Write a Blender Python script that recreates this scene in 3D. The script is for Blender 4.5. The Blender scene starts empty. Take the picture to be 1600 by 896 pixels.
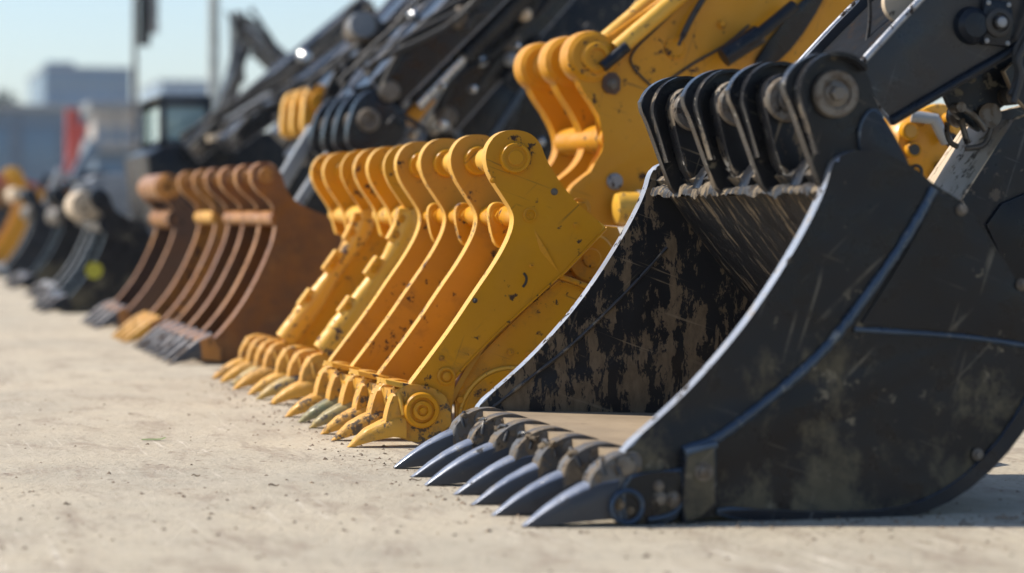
import bpy, bmesh, math, random
from math import sin, cos, pi, radians
from mathutils import Vector, noise

# ------------------------------------------------------------------ camera
TH = radians(14.6)          # heading to the right of the row of buckets (+Y)
S_, C_ = sin(TH), cos(TH)
FPX, HOR, CAMH = 4000.0, 330.0, 0.656
scene = bpy.context.scene
cam_d = bpy.data.cameras.new('camera')
cam = bpy.data.objects.new('camera', cam_d)
scene.collection.objects.link(cam)
cam.location = (0, 0, CAMH)
cam.rotation_euler = (pi/2, 0, -TH)
cam_d.sensor_width = 36
cam_d.lens = FPX/1600*36
cam_d.shift_y = -(448-HOR)/1600
cam_d.clip_start = 0.1
cam_d.clip_end = 3000
cam_d.dof.use_dof = True
cam_d.dof.focus_distance = 6.85
cam_d.dof.aperture_fstop = 2.1
scene.camera = cam

# ------------------------------------------------------------------ world and sun
SUN_EL, SUN_AZ = radians(46), radians(150)     # azimuth of the direction towards the sun, in the XY plane from +X
sd = Vector((cos(SUN_EL)*cos(SUN_AZ), cos(SUN_EL)*sin(SUN_AZ), sin(SUN_EL)))
w = bpy.data.worlds.new('World'); scene.world = w; w.use_nodes = True
nt = w.node_tree; nt.nodes.clear()
sky = nt.nodes.new('ShaderNodeTexSky'); sky.sky_type = 'NISHITA'; sky.sun_disc = False
sky.sun_elevation = SUN_EL; sky.sun_rotation = math.atan2(sd.x, sd.y)
sky.air_density = 1.0; sky.dust_density = 0.65; sky.ozone_density = 2.8; sky.altitude = 50
bg = nt.nodes.new('ShaderNodeBackground'); bg.inputs['Strength'].default_value = 0.13
wo = nt.nodes.new('ShaderNodeOutputWorld')
nt.links.new(sky.outputs[0], bg.inputs[0]); nt.links.new(bg.outputs[0], wo.inputs[0])
sl = bpy.data.lights.new('sun', 'SUN'); sl.energy = 5.0; sl.angle = radians(0.5); sl.color = (1, 0.90, 0.76)
so = bpy.data.objects.new('sun', sl); scene.collection.objects.link(so)
so.rotation_euler = sd.to_track_quat('Z', 'Y').to_euler()
so.location = (-5, 5, 10)
scene.view_settings.view_transform = 'Standard'
scene.view_settings.look = 'None'
scene.view_settings.gamma = 1
scene.view_settings.exposure = 0.32
scene.cycles.use_denoising = True
scene.cycles.max_bounces = 6
scene.cycles.caustics_reflective = False
scene.cycles.caustics_refractive = False
random.seed(7)
R = random.random
def U(a, b): return a+(b-a)*R()

# ------------------------------------------------------------------ geometry from the photograph to metres
def XZ(px, py, Y):
    t = (px-800)/FPX
    X = Y*(S_+t*C_)/(C_-t*S_)
    d = X*S_+Y*C_
    return X, CAMH-(py-HOR)*d/FPX
def M(px, Y):                    # metres per pixel there
    X, _ = XZ(px, HOR, Y); return (X*S_+Y*C_)/FPX
def tr(pts, Y):                  # traced outline -> metric outline in the XZ plane (keeps corner flags)
    out = []
    for p in pts:
        x, z = XZ(p[0], p[1], Y); out.append((x, z)+tuple(p[2:]))
    return out
def smooth(pts, it=2, closed=True):
    pts = [(p[0], p[1], len(p) > 2) for p in pts]
    for _ in range(it):
        n = len(pts); o = []
        for i, p in enumerate(pts):
            if p[2] or (not closed and i in (0, n-1)):
                o.append(p); continue
            a = pts[(i-1) % n]; b = pts[(i+1) % n]
            o.append((p[0]*.75+a[0]*.25, p[1]*.75+a[1]*.25, False))
            o.append((p[0]*.75+b[0]*.25, p[1]*.75+b[1]*.25, False))
        pts = o
    return [(p[0], p[1]) for p in pts]

# ------------------------------------------------------------------ materials
def newmat(name):
    m = bpy.data.materials.new(name); m.use_nodes = True
    return m, m.node_tree, m.node_tree.nodes['Principled BSDF']
def coords(nt, scale=(1, 1, 1), rnd=True):
    tc = nt.nodes.new('ShaderNodeTexCoord'); mp = nt.nodes.new('ShaderNodeMapping')
    mp.inputs['Scale'].default_value = scale
    nt.links.new(tc.outputs['Object'], mp.inputs[0])
    if rnd:
        oi = nt.nodes.new('ShaderNodeObjectInfo'); mu = nt.nodes.new('ShaderNodeMath'); mu.operation = 'MULTIPLY'
        mu.inputs[1].default_value = 17
        nt.links.new(oi.outputs['Random'], mu.inputs[0]); nt.links.new(mu.outputs[0], mp.inputs['Location'])
    return mp.outputs[0]
def nz(nt, vec, scale, detail=6, rough=.6, dist=0):
    n = nt.nodes.new('ShaderNodeTexNoise'); n.inputs['Scale'].default_value = scale
    n.inputs['Detail'].default_value = detail; n.inputs['Roughness'].default_value = rough
    n.inputs['Distortion'].default_value = dist
    nt.links.new(vec, n.inputs['Vector']); return n.outputs['Fac']
def ramp(nt, fac, a, b, ca=0, cb=1):
    r = nt.nodes.new('ShaderNodeMapRange'); r.inputs[1].default_value = a; r.inputs[2].default_value = b
    r.inputs[3].default_value = ca; r.inputs[4].default_value = cb
    nt.links.new(fac, r.inputs[0]); return r.outputs[0]
def math2(nt, op, a, b):
    m = nt.nodes.new('ShaderNodeMath'); m.operation = op; m.use_clamp = op == 'ADD'
    for i, v in enumerate((a, b)):
        if isinstance(v, (int, float)): m.inputs[i].default_value = v
        else: nt.links.new(v, m.inputs[i])
    return m.outputs[0]
def mixc(nt, fac, a, b):
    m = nt.nodes.new('ShaderNodeMix'); m.data_type = 'RGBA'
    if isinstance(fac, (int, float)): m.inputs[0].default_value = fac
    else: nt.links.new(fac, m.inputs[0])
    for k, v in ((6, a), (7, b)):
        if isinstance(v, tuple): m.inputs[k].default_value = (*v[:3], 1)
        else: nt.links.new(v, m.inputs[k])
    return m.outputs[2]
def bump(nt, bs, h, strength=.2, dist=.004):
    b = nt.nodes.new('ShaderNodeBump'); b.inputs['Strength'].default_value = strength; b.inputs['Distance'].default_value = dist
    nt.links.new(h, b.inputs['Height']); nt.links.new(b.outputs[0], bs.inputs['Normal'])

def paint(name, base, base2, rough=.38, metal=0.0, chip=(.03, .022, .018), chip_t=.66, dirt=(.2, .15, .1), dirt_t=.6, dirt_w=.05,
          dscale=6, dstretch=(1, 1, 1), dmax=1.0, bstr=.25, fine=90, coat=0.0, spec=.5, lowz=None, scr=None, dent=.6):
    m, nt, bs = newmat(name)
    v = coords(nt)
    col = mixc(nt, ramp(nt, nz(nt, v, 3.5, 5), .35, .65), base, base2)
    ch = nz(nt, v, 26, 7, .68)
    big = nz(nt, v, 5, 3)
    cf = ramp(nt, math2(nt, 'ADD', math2(nt, 'MULTIPLY', ch, .7), math2(nt, 'MULTIPLY', big, .3)), chip_t-.1, chip_t-.07)
    vd = coords(nt, dstretch)
    dn = nz(nt, vd, dscale, 12, .72, .3)
    if lowz:                       # soil reaches further up near the ground
        tc = nt.nodes.new('ShaderNodeTexCoord'); sx = nt.nodes.new('ShaderNodeSeparateXYZ')
        nt.links.new(tc.outputs['Object'], sx.inputs[0])
        dn = math2(nt, 'ADD', dn, ramp(nt, sx.outputs[2], lowz[0], lowz[1], lowz[2], lowz[3]))
    df = ramp(nt, dn, dirt_t, dirt_t+dirt_w, 0, dmax)
    dcol = mixc(nt, ramp(nt, nz(nt, vd, dscale*4, 5), .3, .7), dirt, tuple(c*.6 for c in dirt))
    col = mixc(nt, df, col, dcol)
    col = mixc(nt, cf, col, chip)
    if scr:
        sf = 0
        for ang, sc_ in ((.75, 55), (-.35, 80), (1.25, 70)):
            mp = nt.nodes.new('ShaderNodeMapping'); mp.inputs['Rotation'].default_value = (0, ang, 0)
            m2 = nt.nodes.new('ShaderNodeMapping'); m2.inputs['Scale'].default_value = (.035, .3, 1)
            nt.links.new(v, mp.inputs[0]); nt.links.new(mp.outputs[0], m2.inputs[0])
            f_ = ramp(nt, nz(nt, m2.outputs[0], sc_, 2, .5), .66, .69)
            f_ = math2(nt, 'MULTIPLY', f_, ramp(nt, nz(nt, mp.outputs[0], 5, 4), .5, .62))
            sf = math2(nt, 'MAXIMUM', sf, f_)
        col = mixc(nt, math2(nt, 'MULTIPLY', sf, scr[1]), col, scr[0])
    nt.links.new(col, bs.inputs['Base Color'])
    r = ramp(nt, nz(nt, v, 14, 6), .3, .7, rough-.1, rough+.14)
    r = math2(nt, 'ADD', r, math2(nt, 'MULTIPLY', math2(nt, 'MAXIMUM', df, cf), .45))
    nt.links.new(r, bs.inputs['Roughness'])
    bs.inputs['Metallic'].default_value = metal
    bs.inputs['Coat Weight'].default_value = coat
    bs.inputs['Specular IOR Level'].default_value = spec
    h = math2(nt, 'ADD', math2(nt, 'MULTIPLY', nz(nt, v, fine, 5), .35), math2(nt, 'MULTIPLY', df, .5))
    h = math2(nt, 'SUBTRACT', h, math2(nt, 'MULTIPLY', cf, .3))
    if dent:
        b0 = nt.nodes.new('ShaderNodeBump'); b0.inputs['Strength'].default_value = dent; b0.inputs['Distance'].default_value = .02
        nt.links.new(nz(nt, v, 4.5, 3, .5), b0.inputs['Height'])
    bump(nt, bs, h, bstr, .004)
    if dent: nt.links.new(b0.outputs[0], [n for n in nt.nodes if n.type == 'BUMP'][-1].inputs['Normal'])
    return m
BLK, BLK2 = (.004, .005, .008), (.009, .010, .013)
MUD = (.19, .145, .095)
M_BLACK = paint('black_paint', BLK, BLK2, .3, scr=((.2, .18, .14), .4), dirt=(.17, .145, .09), dirt_t=.515, dirt_w=.09, dscale=5, dmax=.62, chip_t=.70, chip=(.16, .14, .1),
                lowz=(0, .55, .10, -.12), dstretch=(1, 1, .8), spec=.27)
M_BLACK_IN = paint('black_muddy_inner_paint', (.006, .007, .010), (.010, .012, .016), .45, scr=((.25, .2, .14), .6), spec=.3, dirt=MUD, dirt_t=.525, dirt_w=.015, dscale=13,
                   dstretch=(1.5, 1, .6), bstr=.5, chip_t=.76, lowz=(.1, .95, .05, -.07))
M_SHELL = paint('muddy_shell', (.006, .007, .010), (.010, .012, .016), .5, dirt=(.25, .195, .13), dirt_t=.52, dirt_w=.02, dscale=5.5,
                dstretch=(1.4, 8, 1.4), bstr=.8, lowz=(.62, .84, -.05, .11))
M_FLOOR = paint('dusty_bucket_floor', (.36, .28, .19), (.27, .21, .145), .85, dirt=(.42, .34, .24), dirt_t=.5, dirt_w=.2, dscale=9,
                dstretch=(.5, 3, 1), chip_t=.72, chip=(.12, .09, .06), spec=.2)
M_EDGE = paint('worn_sky_lit_edge', (.42, .45, .5), (.3, .32, .36), .36, metal=.55, dirt=(.25, .2, .15), dirt_t=.56, dirt_w=.05, dscale=20, dmax=.6, fine=160)  # bare worn steel, with pale sky glare put into its colour too
M_EDGE_DK = paint('scuffed_black_edge', (.03, .032, .036), (.055, .052, .05), .34, metal=.1, dirt=(.34, .28, .2), dirt_t=.57, dirt_w=.05, dscale=9, dmax=.8, chip_t=.8)
M_NAVYHAZE = paint('hazed_navy_cab_paint', (.05, .06, .07), (.07, .08, .09), .4)  # dark cab frame paled in colour as if faded by haze
M_EARRIM = paint('rubbed_black_rim', (.010, .011, .014), (.03, .03, .032), .26, dirt=(.26, .21, .15), dirt_t=.57, dirt_w=.04, dscale=8, dmax=.8, chip_t=.7, chip=(.4, .38, .34), spec=.4)
M_ARM = paint('blue_black_arm_paint', (.009, .014, .022), (.015, .02, .029), .3, scr=((.15, .15, .15), .4), spec=.45, dirt=(.09, .085, .075), dirt_t=.62, dirt_w=.15, dscale=5, dmax=.4, chip_t=.74)
M_MATTE = paint('matte_dark_recess_paint', (.006, .008, .012), (.012, .014, .018), .8, dirt=(.04, .035, .03), dirt_t=.6, dirt_w=.1, spec=.08)
M_BOOMEDGE = paint('pale_boom_edge_highlight', (.12, .13, .16), (.2, .21, .24), .35, metal=.2, dirt_t=.7)  # long edge highlights of the black booms, painted as a paler colour
M_WELD = paint('blue_grey_weld', (.022, .042, .075), (.05, .078, .12), .3, metal=.2, dirt=(.25, .28, .3), dirt_t=.57, dirt_w=.05, dscale=26, dmax=.7, bstr=.6, fine=60, chip_t=.8)
M_TOOTHTOP = paint('sky_lit_tooth_top', (.17, .20, .27), (.24, .27, .34), .34, metal=.25, dirt=(.3, .27, .22), dirt_t=.6, dirt_w=.04, dscale=20, chip_t=.68, chip=(.05, .05, .055), fine=120)  # tooth steel made paler on the top faces to imitate sky light
M_TOOTHDK = paint('dirty_lit_tooth_top', (.08, .08, .1), (.13, .12, .13), .42, metal=.1, dirt=(.14, .09, .05), dirt_t=.52, dirt_w=.08, dscale=10, chip_t=.7)  # dirty tooth steel, paler than the sides to imitate light on top
M_TOOTH = paint('grey_steel_tooth', (.03, .032, .04), (.045, .048, .056), .42, metal=0, dirt=(.16, .14, .12), dirt_t=.6, dirt_w=.05, dscale=14,
                chip_t=.7, chip=(.05, .05, .055), fine=120, dstretch=(.5, 1, 1))
M_ADAPT = paint('muddy_adapter', (.06, .062, .068), (.12, .115, .11), .5, metal=.2, dirt=(.24, .19, .135), dirt_t=.48, dirt_w=.05, dscale=22, bstr=.6)
M_CLOD = paint('dry_mud', (.2, .155, .105), (.14, .11, .075), .9, dirt=(.34, .28, .2), dirt_t=.58, dscale=20, bstr=.9, spec=.2)
M_PIN = paint('dusty_pin_steel', (.11, .1, .09), (.17, .15, .125), .45, metal=.4, dirt=(.2, .16, .12), dirt_t=.5, dirt_w=.06, dscale=24, bstr=.5)
M_RUBBER = paint('black_rubber', (.02, .02, .021), (.03, .03, .03), .55, dirt=(.1, .09, .075), dirt_t=.6, dirt_w=.1)
YEL = (.64, .285, .006)
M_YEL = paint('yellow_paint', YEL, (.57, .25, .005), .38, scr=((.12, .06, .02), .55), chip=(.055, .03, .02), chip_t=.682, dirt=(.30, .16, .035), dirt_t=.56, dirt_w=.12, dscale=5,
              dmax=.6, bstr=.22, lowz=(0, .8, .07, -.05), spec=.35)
M_YEL_IN = paint('yellow_inner_shade', (.50, .245, .018), (.43, .205, .012), .45, chip=(.05, .03, .02), chip_t=.69, dirt=(.3, .15, .03), dirt_t=.55, dirt_w=.15, dscale=5, dmax=.7)  # same yellow darkened for the shade between ribs and inside
M_YEL_EDGE = paint('sunlit_yellow_edge', (.74, .42, .05), (.7, .36, .03), .4, chip=(.1, .06, .04), chip_t=.66, dirt=(.4, .25, .1), dirt_t=.6, dirt_w=.06, dscale=20, dmax=.6)  # yellow lightened to look sunlit; chips and dirt are its own
M_YEL_TOOTH = paint('scratched_yellow_tooth', (.66, .34, .03), (.58, .28, .03), .45, chip=(.12, .09, .06), chip_t=.655, dirt=(.5, .30, .09), dirt_t=.5, dirt_w=.12, dscale=20, dmax=.7, bstr=.5)
M_GREEN_TIP = paint('greenish_worn_tooth', (.13, .17, .10), (.48, .29, .05), .4, chip=(.1, .09, .08), chip_t=.63, dirt=(.35, .28, .15), dirt_t=.55, dscale=20)
M_RUST = paint('rusty_brown_paint', (.24, .08, .010), (.08, .026, .006), .36, chip=(.03, .014, .008), chip_t=.72, dirt=(.36, .15, .022), dirt_t=.52, dirt_w=.2, dscale=3.5, dmax=.7)
M_RUST_IN = paint('shaded_rust_inner', (.04, .016, .006), (.025, .01, .005), .6, chip_t=.68, dirt=(.12, .05, .018), dirt_t=.52, dirt_w=.15, dscale=6)  # brown darkened to paint the shade in the bucket hollows
M_RUST_EDGE = paint('worn_rust_edge', (.46, .20, .035), (.24, .09, .02), .36, chip=(.06, .03, .02), chip_t=.66, dscale=18, dirt=(.3, .2, .13), dmax=.5)
M_ORANGE = paint('orange_brown_paint', (.42, .18, .02), (.27, .1, .018), .45, chip=(.06, .03, .02), chip_t=.63, dirt=(.12, .07, .04), dirt_t=.55, dscale=8, dmax=.8)
M_DKBROWN = paint('dark_brown_paint', (.10, .045, .022), (.07, .035, .02), .42, chip=(.03, .02, .015), chip_t=.66, dirt=(.2, .12, .06), dirt_t=.58, dirt_w=.1)
M_STICK = newmat('yellow_sticker')[0]
M_STICK.node_tree.nodes['Principled BSDF'].inputs['Base Color'].default_value = (.4, .38, .03, 1)
M_NAVY = paint('dark_navy_paint', (.004, .007, .013), (.009, .013, .021), .3, scr=((.15, .15, .15), .5), spec=.3, dirt=(.08, .075, .068), dirt_t=.62, dirt_w=.15, dscale=5, dmax=.45, chip_t=.72, chip=(.12, .1, .08))
M_BOOM = paint('glossy_black_boom_paint', (.003, .004, .007), (.005, .007, .012), .26, spec=.35, dirt=(.06, .055, .05), dirt_t=.68, dirt_w=.15, dscale=5, dmax=.4, chip_t=.78)
M_CHROME = paint('chrome_rod', (.6, .62, .65), (.5, .52, .55), .2, metal=.9, dirt_t=.8)
M_GREYP = paint('grey_painted_steel', (.22, .24, .26), (.3, .31, .32), .4, dirt_t=.65)
M_TAN = paint('tan_dusty_steel', (.62, .50, .36), (.5, .4, .28), .6, dirt=(.2, .16, .12), dirt_t=.55, dirt_w=.05, dscale=16, bstr=.6, chip=(.12, .1, .08), chip_t=.76)

# ------------------------------------------------------------------ mesh helpers
col = scene.collection
def link(name, bm, mats, parent=None, ang=32, base=None):
    bmesh.ops.recalc_face_normals(bm, faces=bm.faces[:])
    me = bpy.data.meshes.new(name)
    if parent is not None:
        root = parent
        loc = Vector((0, 0, 0))
        while root is not None: loc += root.location; root = root.parent
        bmesh.ops.translate(bm, verts=bm.verts[:], vec=-loc)
    elif base is not None:
        bmesh.ops.translate(bm, verts=bm.verts[:], vec=-Vector(base))
    bm.to_mesh(me); bm.free()
    me.shade_smooth(); me.set_sharp_from_angle(angle=radians(ang))
    for m in (mats if isinstance(mats, (list, tuple)) else [mats]): me.materials.append(m)
    o = bpy.data.objects.new(name, me); col.objects.link(o)
    if parent is not None: o.parent = parent
    elif base is not None: o.location = base
    return o
def link_each(name, bm, mats, parent, ang=60):
    # one object for every separate piece in bm
    bm.verts.index_update(); left = set(bm.verts); isl = []
    while left:
        st_ = [left.pop()]; grp = set(st_)
        while st_:
            v = st_.pop()
            for e in v.link_edges:
                o_ = e.other_vert(v)
                if o_ in left: left.discard(o_); grp.add(o_); st_.append(o_)
        isl.append(grp)
    for grp in isl:
        nb = bmesh.new(); mp = {v: nb.verts.new(v.co) for v in grp}
        for f in bm.faces:
            if f.verts[0] in grp: nb.faces.new([mp[v] for v in f.verts]).material_index = f.material_index
        link(name, nb, mats, parent, ang)
    bm.free()
def thing(name, label, cat, loc, group=None):
    o = bpy.data.objects.new(name, None); col.objects.link(o); o.location = loc; o.empty_display_size = .2
    o['label'] = label; o['category'] = cat
    if group: o['group'] = group
    return o
def tag(o, label, cat, group=None):
    o['label'] = label; o['category'] = cat
    if group: o['group'] = group
    return o
def b_plate(bm, pts, y, t, bev=.004, emat=1, mat=0):
    """polygon (x,z) extruded from y to y+t, rims bevelled; rim bevels and edge faces take material emat"""
    f0 = bm.faces.new([bm.verts.new((x, y, z)) for x, z in pts])
    f1 = bm.faces.new([bm.verts.new((x, y+t, z)) for x, z in reversed(pts)])
    a = f0.verts[:]; b = f1.verts[:][::-1]
    n = len(pts); side = []
    f0.material_index = f1.material_index = mat
    for i in range(n):
        s = bm.faces.new((a[i], b[i], b[(i+1) % n], a[(i+1) % n])); s.material_index = emat; side.append(s)
    if bev > 0:
        ed = list(f0.edges)+list(f1.edges)
        try: bmesh.ops.bevel(bm, geom=ed, offset=bev, segments=2, affect='EDGES', profile=.6, material=emat, clamp_overlap=True)
        except Exception: pass
def plate(name, pts, y, t, mats, parent, bev=.004, it=2, emat=1, ang=32):
    bm = bmesh.new(); b_plate(bm, smooth(pts, it), y, t, bev, emat if isinstance(mats, (list, tuple)) and len(mats) > 1 else 0)
    return link(name, bm, mats, parent, ang)
def b_lathe(bm, c, prof, axis='Y', seg=32, mat=0):
    """prof: list of (radius, offset along axis)"""
    rings = []
    for r, o in prof:
        ring = []
        for k in range(seg):
            a = 2*pi*k/seg
            if axis == 'Y': p = (c[0]+r*cos(a), c[1]+o, c[2]+r*sin(a))
            elif axis == 'X': p = (c[0]+o, c[1]+r*cos(a), c[2]+r*sin(a))
            else: p = (c[0]+r*cos(a), c[1]+r*sin(a), c[2]+o)
            ring.append(bm.verts.new(p))
        rings.append(ring)
    for i in range(len(rings)-1):
        for k in range(seg):
            f = bm.faces.new((rings[i][k], rings[i][(k+1) % seg], rings[i+1][(k+1) % seg], rings[i+1][k])); f.material_index = mat
    for ring in (rings[0], rings[-1]):
        try: bm.faces.new(ring).material_index = mat
        except ValueError: pass
def lathe(name, c, prof, mats, parent, axis='Y', seg=32):
    bm = bmesh.new(); b_lathe(bm, c, prof, axis, seg); return link(name, bm, mats, parent)
def b_tube(bm, path, r, seg=8, mat=0, wob=0, caps=True):
    path = [Vector(p) for p in path]; n = len(path); rings = []
    up = Vector((0, 1, 0))
    for i, p in enumerate(path):
        t = (path[min(i+1, n-1)]-path[max(i-1, 0)]).normalized()
        u = up if abs(t.dot(up)) < .9 else Vector((0, 0, 1))
        s = t.cross(u).normalized(); v = s.cross(t)
        rr = (r(i/(n-1)) if callable(r) else r)*(1+wob*(R()-.5))
        rings.append([bm.verts.new(p+(s*cos(2*pi*k/seg)+v*sin(2*pi*k/seg))*rr) for k in range(seg)])
    for i in range(n-1):
        for k in range(seg):
            f = bm.faces.new((rings[i][k], rings[i][(k+1) % seg], rings[i+1][(k+1) % seg], rings[i+1][k])); f.material_index = mat
    if caps:
        bm.faces.new(rings[0]).material_index = mat; bm.faces.new(rings[-1]).material_index = mat
def tube(name, path, r, mats, parent, seg=8, wob=0):
    bm = bmesh.new(); b_tube(bm, path, r, seg, 0, wob); return link(name, bm, mats, parent)
def dens(pts, n=4):                # densify an open path of tuples
    out = []
    for a, b in zip(pts[:-1], pts[1:]):
        for k in range(n): out.append(tuple(a[j]+(b[j]-a[j])*k/n for j in range(len(a))))
    out.append(tuple(pts[-1])); return out
def pathY(pts, Y, it=2, y=None, n=3):     # traced open path on plane Y -> 3d points at y
    m = smooth(tr(pts, Y), it, closed=False)
    return dens([(x, Y if y is None else y, z) for x, z in m], n)
def b_box(bm, x0, x1, y0, y1, z0, z1, bev=.003, mat=0):
    b_plate(bm, [(x0, z0), (x1, z0), (x1, z1), (x0, z1)], y0, y1-y0, bev, mat, mat)
def b_clod(bm, c, r, sq=(1, 1, .7), mat=0, sub=2):
    ret = bmesh.ops.create_icosphere(bm, subdivisions=sub, radius=1)
    off = Vector((R()*50, R()*50, R()*50))
    for v in ret['verts']:
        k = 1+.7*noise.noise(v.co*1.6+off)+.45*noise.noise(v.co*4.5+off)
        v.co = Vector((v.co.x*sq[0]*r*k+c[0], v.co.y*sq[1]*r*k+c[1], v.co.z*sq[2]*r*k+c[2]))
    for f in bm.faces:
        pass
def b_bolt(bm, c, r, h=.012, mat=0):      # hexagonal head with washer facing -Y
    b_lathe(bm, c, [(r*1.45, 0), (r*1.45, -h*.25), (r*1.3, -h*.3), (r*1.0, -h*.3)], seg=20, mat=mat)
    b_lathe(bm, c, [(r, -h*.28), (r, -h*.9), (r*.8, -h)], seg=6, mat=mat)
def b_shell(bm, prof, y0, y1, t, mat=0, seg=10, wav=0.0):
    """thick wrapper: inner profile (x,z) swept along Y, offset by t to the outside (right / down)"""
    n = len(prof); offp = []
    for i, (x, z) in enumerate(prof):
        a = prof[max(i-1, 0)]; b = prof[min(i+1, n-1)]
        dx, dz = b[0]-a[0], b[1]-a[1]; L = math.hypot(dx, dz) or 1
        offp.append((x-dz/L*t, z+dx/L*t))
    def grid(pp, w):
        g = []
        for j in range(seg+1):
            y = y0+(y1-y0)*j/seg
            g.append([bm.verts.new((x+w*noise.noise((x*6, y*6, z*6)), y, z+w*noise.noise((x*6+9, y*6, z*6)))) for x, z in pp])
        return g
    A, B = grid(prof, wav), grid(offp, 0)
    def q(a, b, c, d): bm.faces.new((a, b, c, d)).material_index = mat
    for j in range(seg):
        for i in range(n-1):
            q(A[j][i], A[j][i+1], A[j+1][i+1], A[j+1][i]); q(B[j][i], B[j+1][i], B[j+1][i+1], B[j][i+1])
        q(A[j][0], A[j+1][0], B[j+1][0], B[j][0]); q(A[j][-1], B[j][-1], B[j+1][-1], A[j+1][-1])
    for j in (0, seg):
        for i in range(n-1): q(A[j][i], B[j][i], B[j][i+1], A[j][i+1])
def b_tooth(bm, y, st, mat=0, topn=.55, sub=3, mat2=None):
    """st: (x, ztop, zbot, halfwidth) from tip to root"""
    st = dens(st, sub); rings = []
    two = mat2 is not None
    for x, zt, zb, hw in st:
        h = zt-zb
        pr = [(-hw*topn, zt), (hw*topn, zt), (hw*.9, zt-h*.12), (hw, zt-h*.55), (hw*.97, zb), (-hw*.97, zb), (-hw, zt-h*.55), (-hw*.9, zt-h*.12)]
        rings.append([bm.verts.new((x, y+a, b)) for a, b in pr])
    for i in range(len(rings)-1):
        for k in range(8):
            bm.faces.new((rings[i][k], rings[i][(k+1) % 8], rings[i+1][(k+1) % 8], rings[i+1][k])).material_index = mat2 if two and k in (0, 1, 7) else mat
    bm.faces.new(rings[0]).material_index = mat; bm.faces.new(rings[-1]).material_index = mat
def stations(tops, bots, Y, hws):
    o = []
    for (a, b, h) in zip(tops, bots, hws):
        x, z = XZ(a[0], a[1], Y); _, zb = XZ(b[0], b[1], Y); o.append((x, z, zb, h))
    return o

# ------------------------------------------------------------------ ground
def ground_mat():
    m, nt, bs = newmat('dusty_concrete')
    tc = nt.nodes.new('ShaderNodeTexCoord'); v = tc.outputs['Object']
    c = mixc(nt, ramp(nt, nz(nt, v, .9, 6, .6), .35, .65), (.545, .475, .355), (.40, .36, .285))
    c = mixc(nt, ramp(nt, nz(nt, v, 3.3, 8, .7), .45, .7, 0, .65), c, (.53, .475, .375))
    mp = nt.nodes.new('ShaderNodeMapping'); mp.inputs['Scale'].default_value = (1, .35, 1); mp.inputs['Rotation'].default_value = (0, 0, .5)
    nt.links.new(v, mp.inputs[0])
    st = nz(nt, mp.outputs[0], 7, 10, .75, .4)
    c = mixc(nt, ramp(nt, st, .5, .62, 0, .7), c, (.31, .25, .19))
    gr2 = nz(nt, mp.outputs[0], 34, 8, .75)
    c = mixc(nt, ramp(nt, gr2, .54, .68, 0, .5), c, (.26, .215, .165))
    c = mixc(nt, ramp(nt, gr2, .46, .36, 0, .35), c, (.58, .53, .44))
    # fine worn lines left by brushing and scraping
    mp2 = nt.nodes.new('ShaderNodeMapping'); mp2.inputs['Scale'].default_value = (1, .03, 1); mp2.inputs['Rotation'].default_value = (0, 0, .25)
    nt.links.new(v, mp2.inputs[0])
    sc = nz(nt, mp2.outputs[0], 60, 3, .6)
    msk = ramp(nt, nz(nt, v, 1.6, 3), .5, .62)
    c = mixc(nt, math2(nt, 'MULTIPLY', ramp(nt, sc, .58, .68), math2(nt, 'MULTIPLY', msk, .9)), c, (.66, .6, .5))
    # pits and crumbs of two sizes
    def spots(scale, a, b, amt, colr, c):
        vo = nt.nodes.new('ShaderNodeTexVoronoi'); vo.inputs['Scale'].default_value = scale
        nt.links.new(v, vo.inputs['Vector'])
        f = ramp(nt, vo.outputs['Distance'], a, b, 1, 0)
        sx = nt.nodes.new('ShaderNodeSeparateXYZ'); nt.links.new(vo.outputs['Color'], sx.inputs[0])
        f = math2(nt, 'MULTIPLY', f, ramp(nt, sx.outputs[0], .62, .7, 0, amt))
        f = math2(nt, 'MULTIPLY', f, ramp(nt, nz(nt, v, 1.3, 5), .42, .6, .06, 1))
        return mixc(nt, f, c, colr), f
    c, f1 = spots(30, .16, .26, .8, (.17, .115, .08), c)
    c, f2 = spots(62, .2, .34, .7, (.2, .145, .1), c)
    c, f3 = spots(11, .07, .13, .8, (.13, .09, .065), c)
    nt.links.new(c, bs.inputs['Base Color'])
    bs.inputs['Roughness'].default_value = .82; bs.inputs['Specular IOR Level'].default_value = .35
    h = math2(nt, 'ADD', math2(nt, 'MULTIPLY', nz(nt, v, 45, 8, .7), .5), math2(nt, 'MULTIPLY', nz(nt, v, 6, 8, .65), .5))
    h = math2(nt, 'SUBTRACT', h, math2(nt, 'MULTIPLY', f1, .2))
    bump(nt, bs, h, .7, .03)
    return m
M_GROUND = ground_mat()
bm = bmesh.new()
xs = [-1500, -300, -60, -15, 0, 15, 60, 300, 1500]; ys = [-200, -20, 0, 10, 20, 60, 200, 700, 2500]
gv = [[bm.verts.new((x, y, 0)) for x in xs] for y in ys]
for j in range(len(ys)-1):
    for i in range(len(xs)-1): bm.faces.new((gv[j][i], gv[j][i+1], gv[j+1][i+1], gv[j+1][i]))
g = link('ground', bm, M_GROUND); g['kind'] = 'structure'

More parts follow.
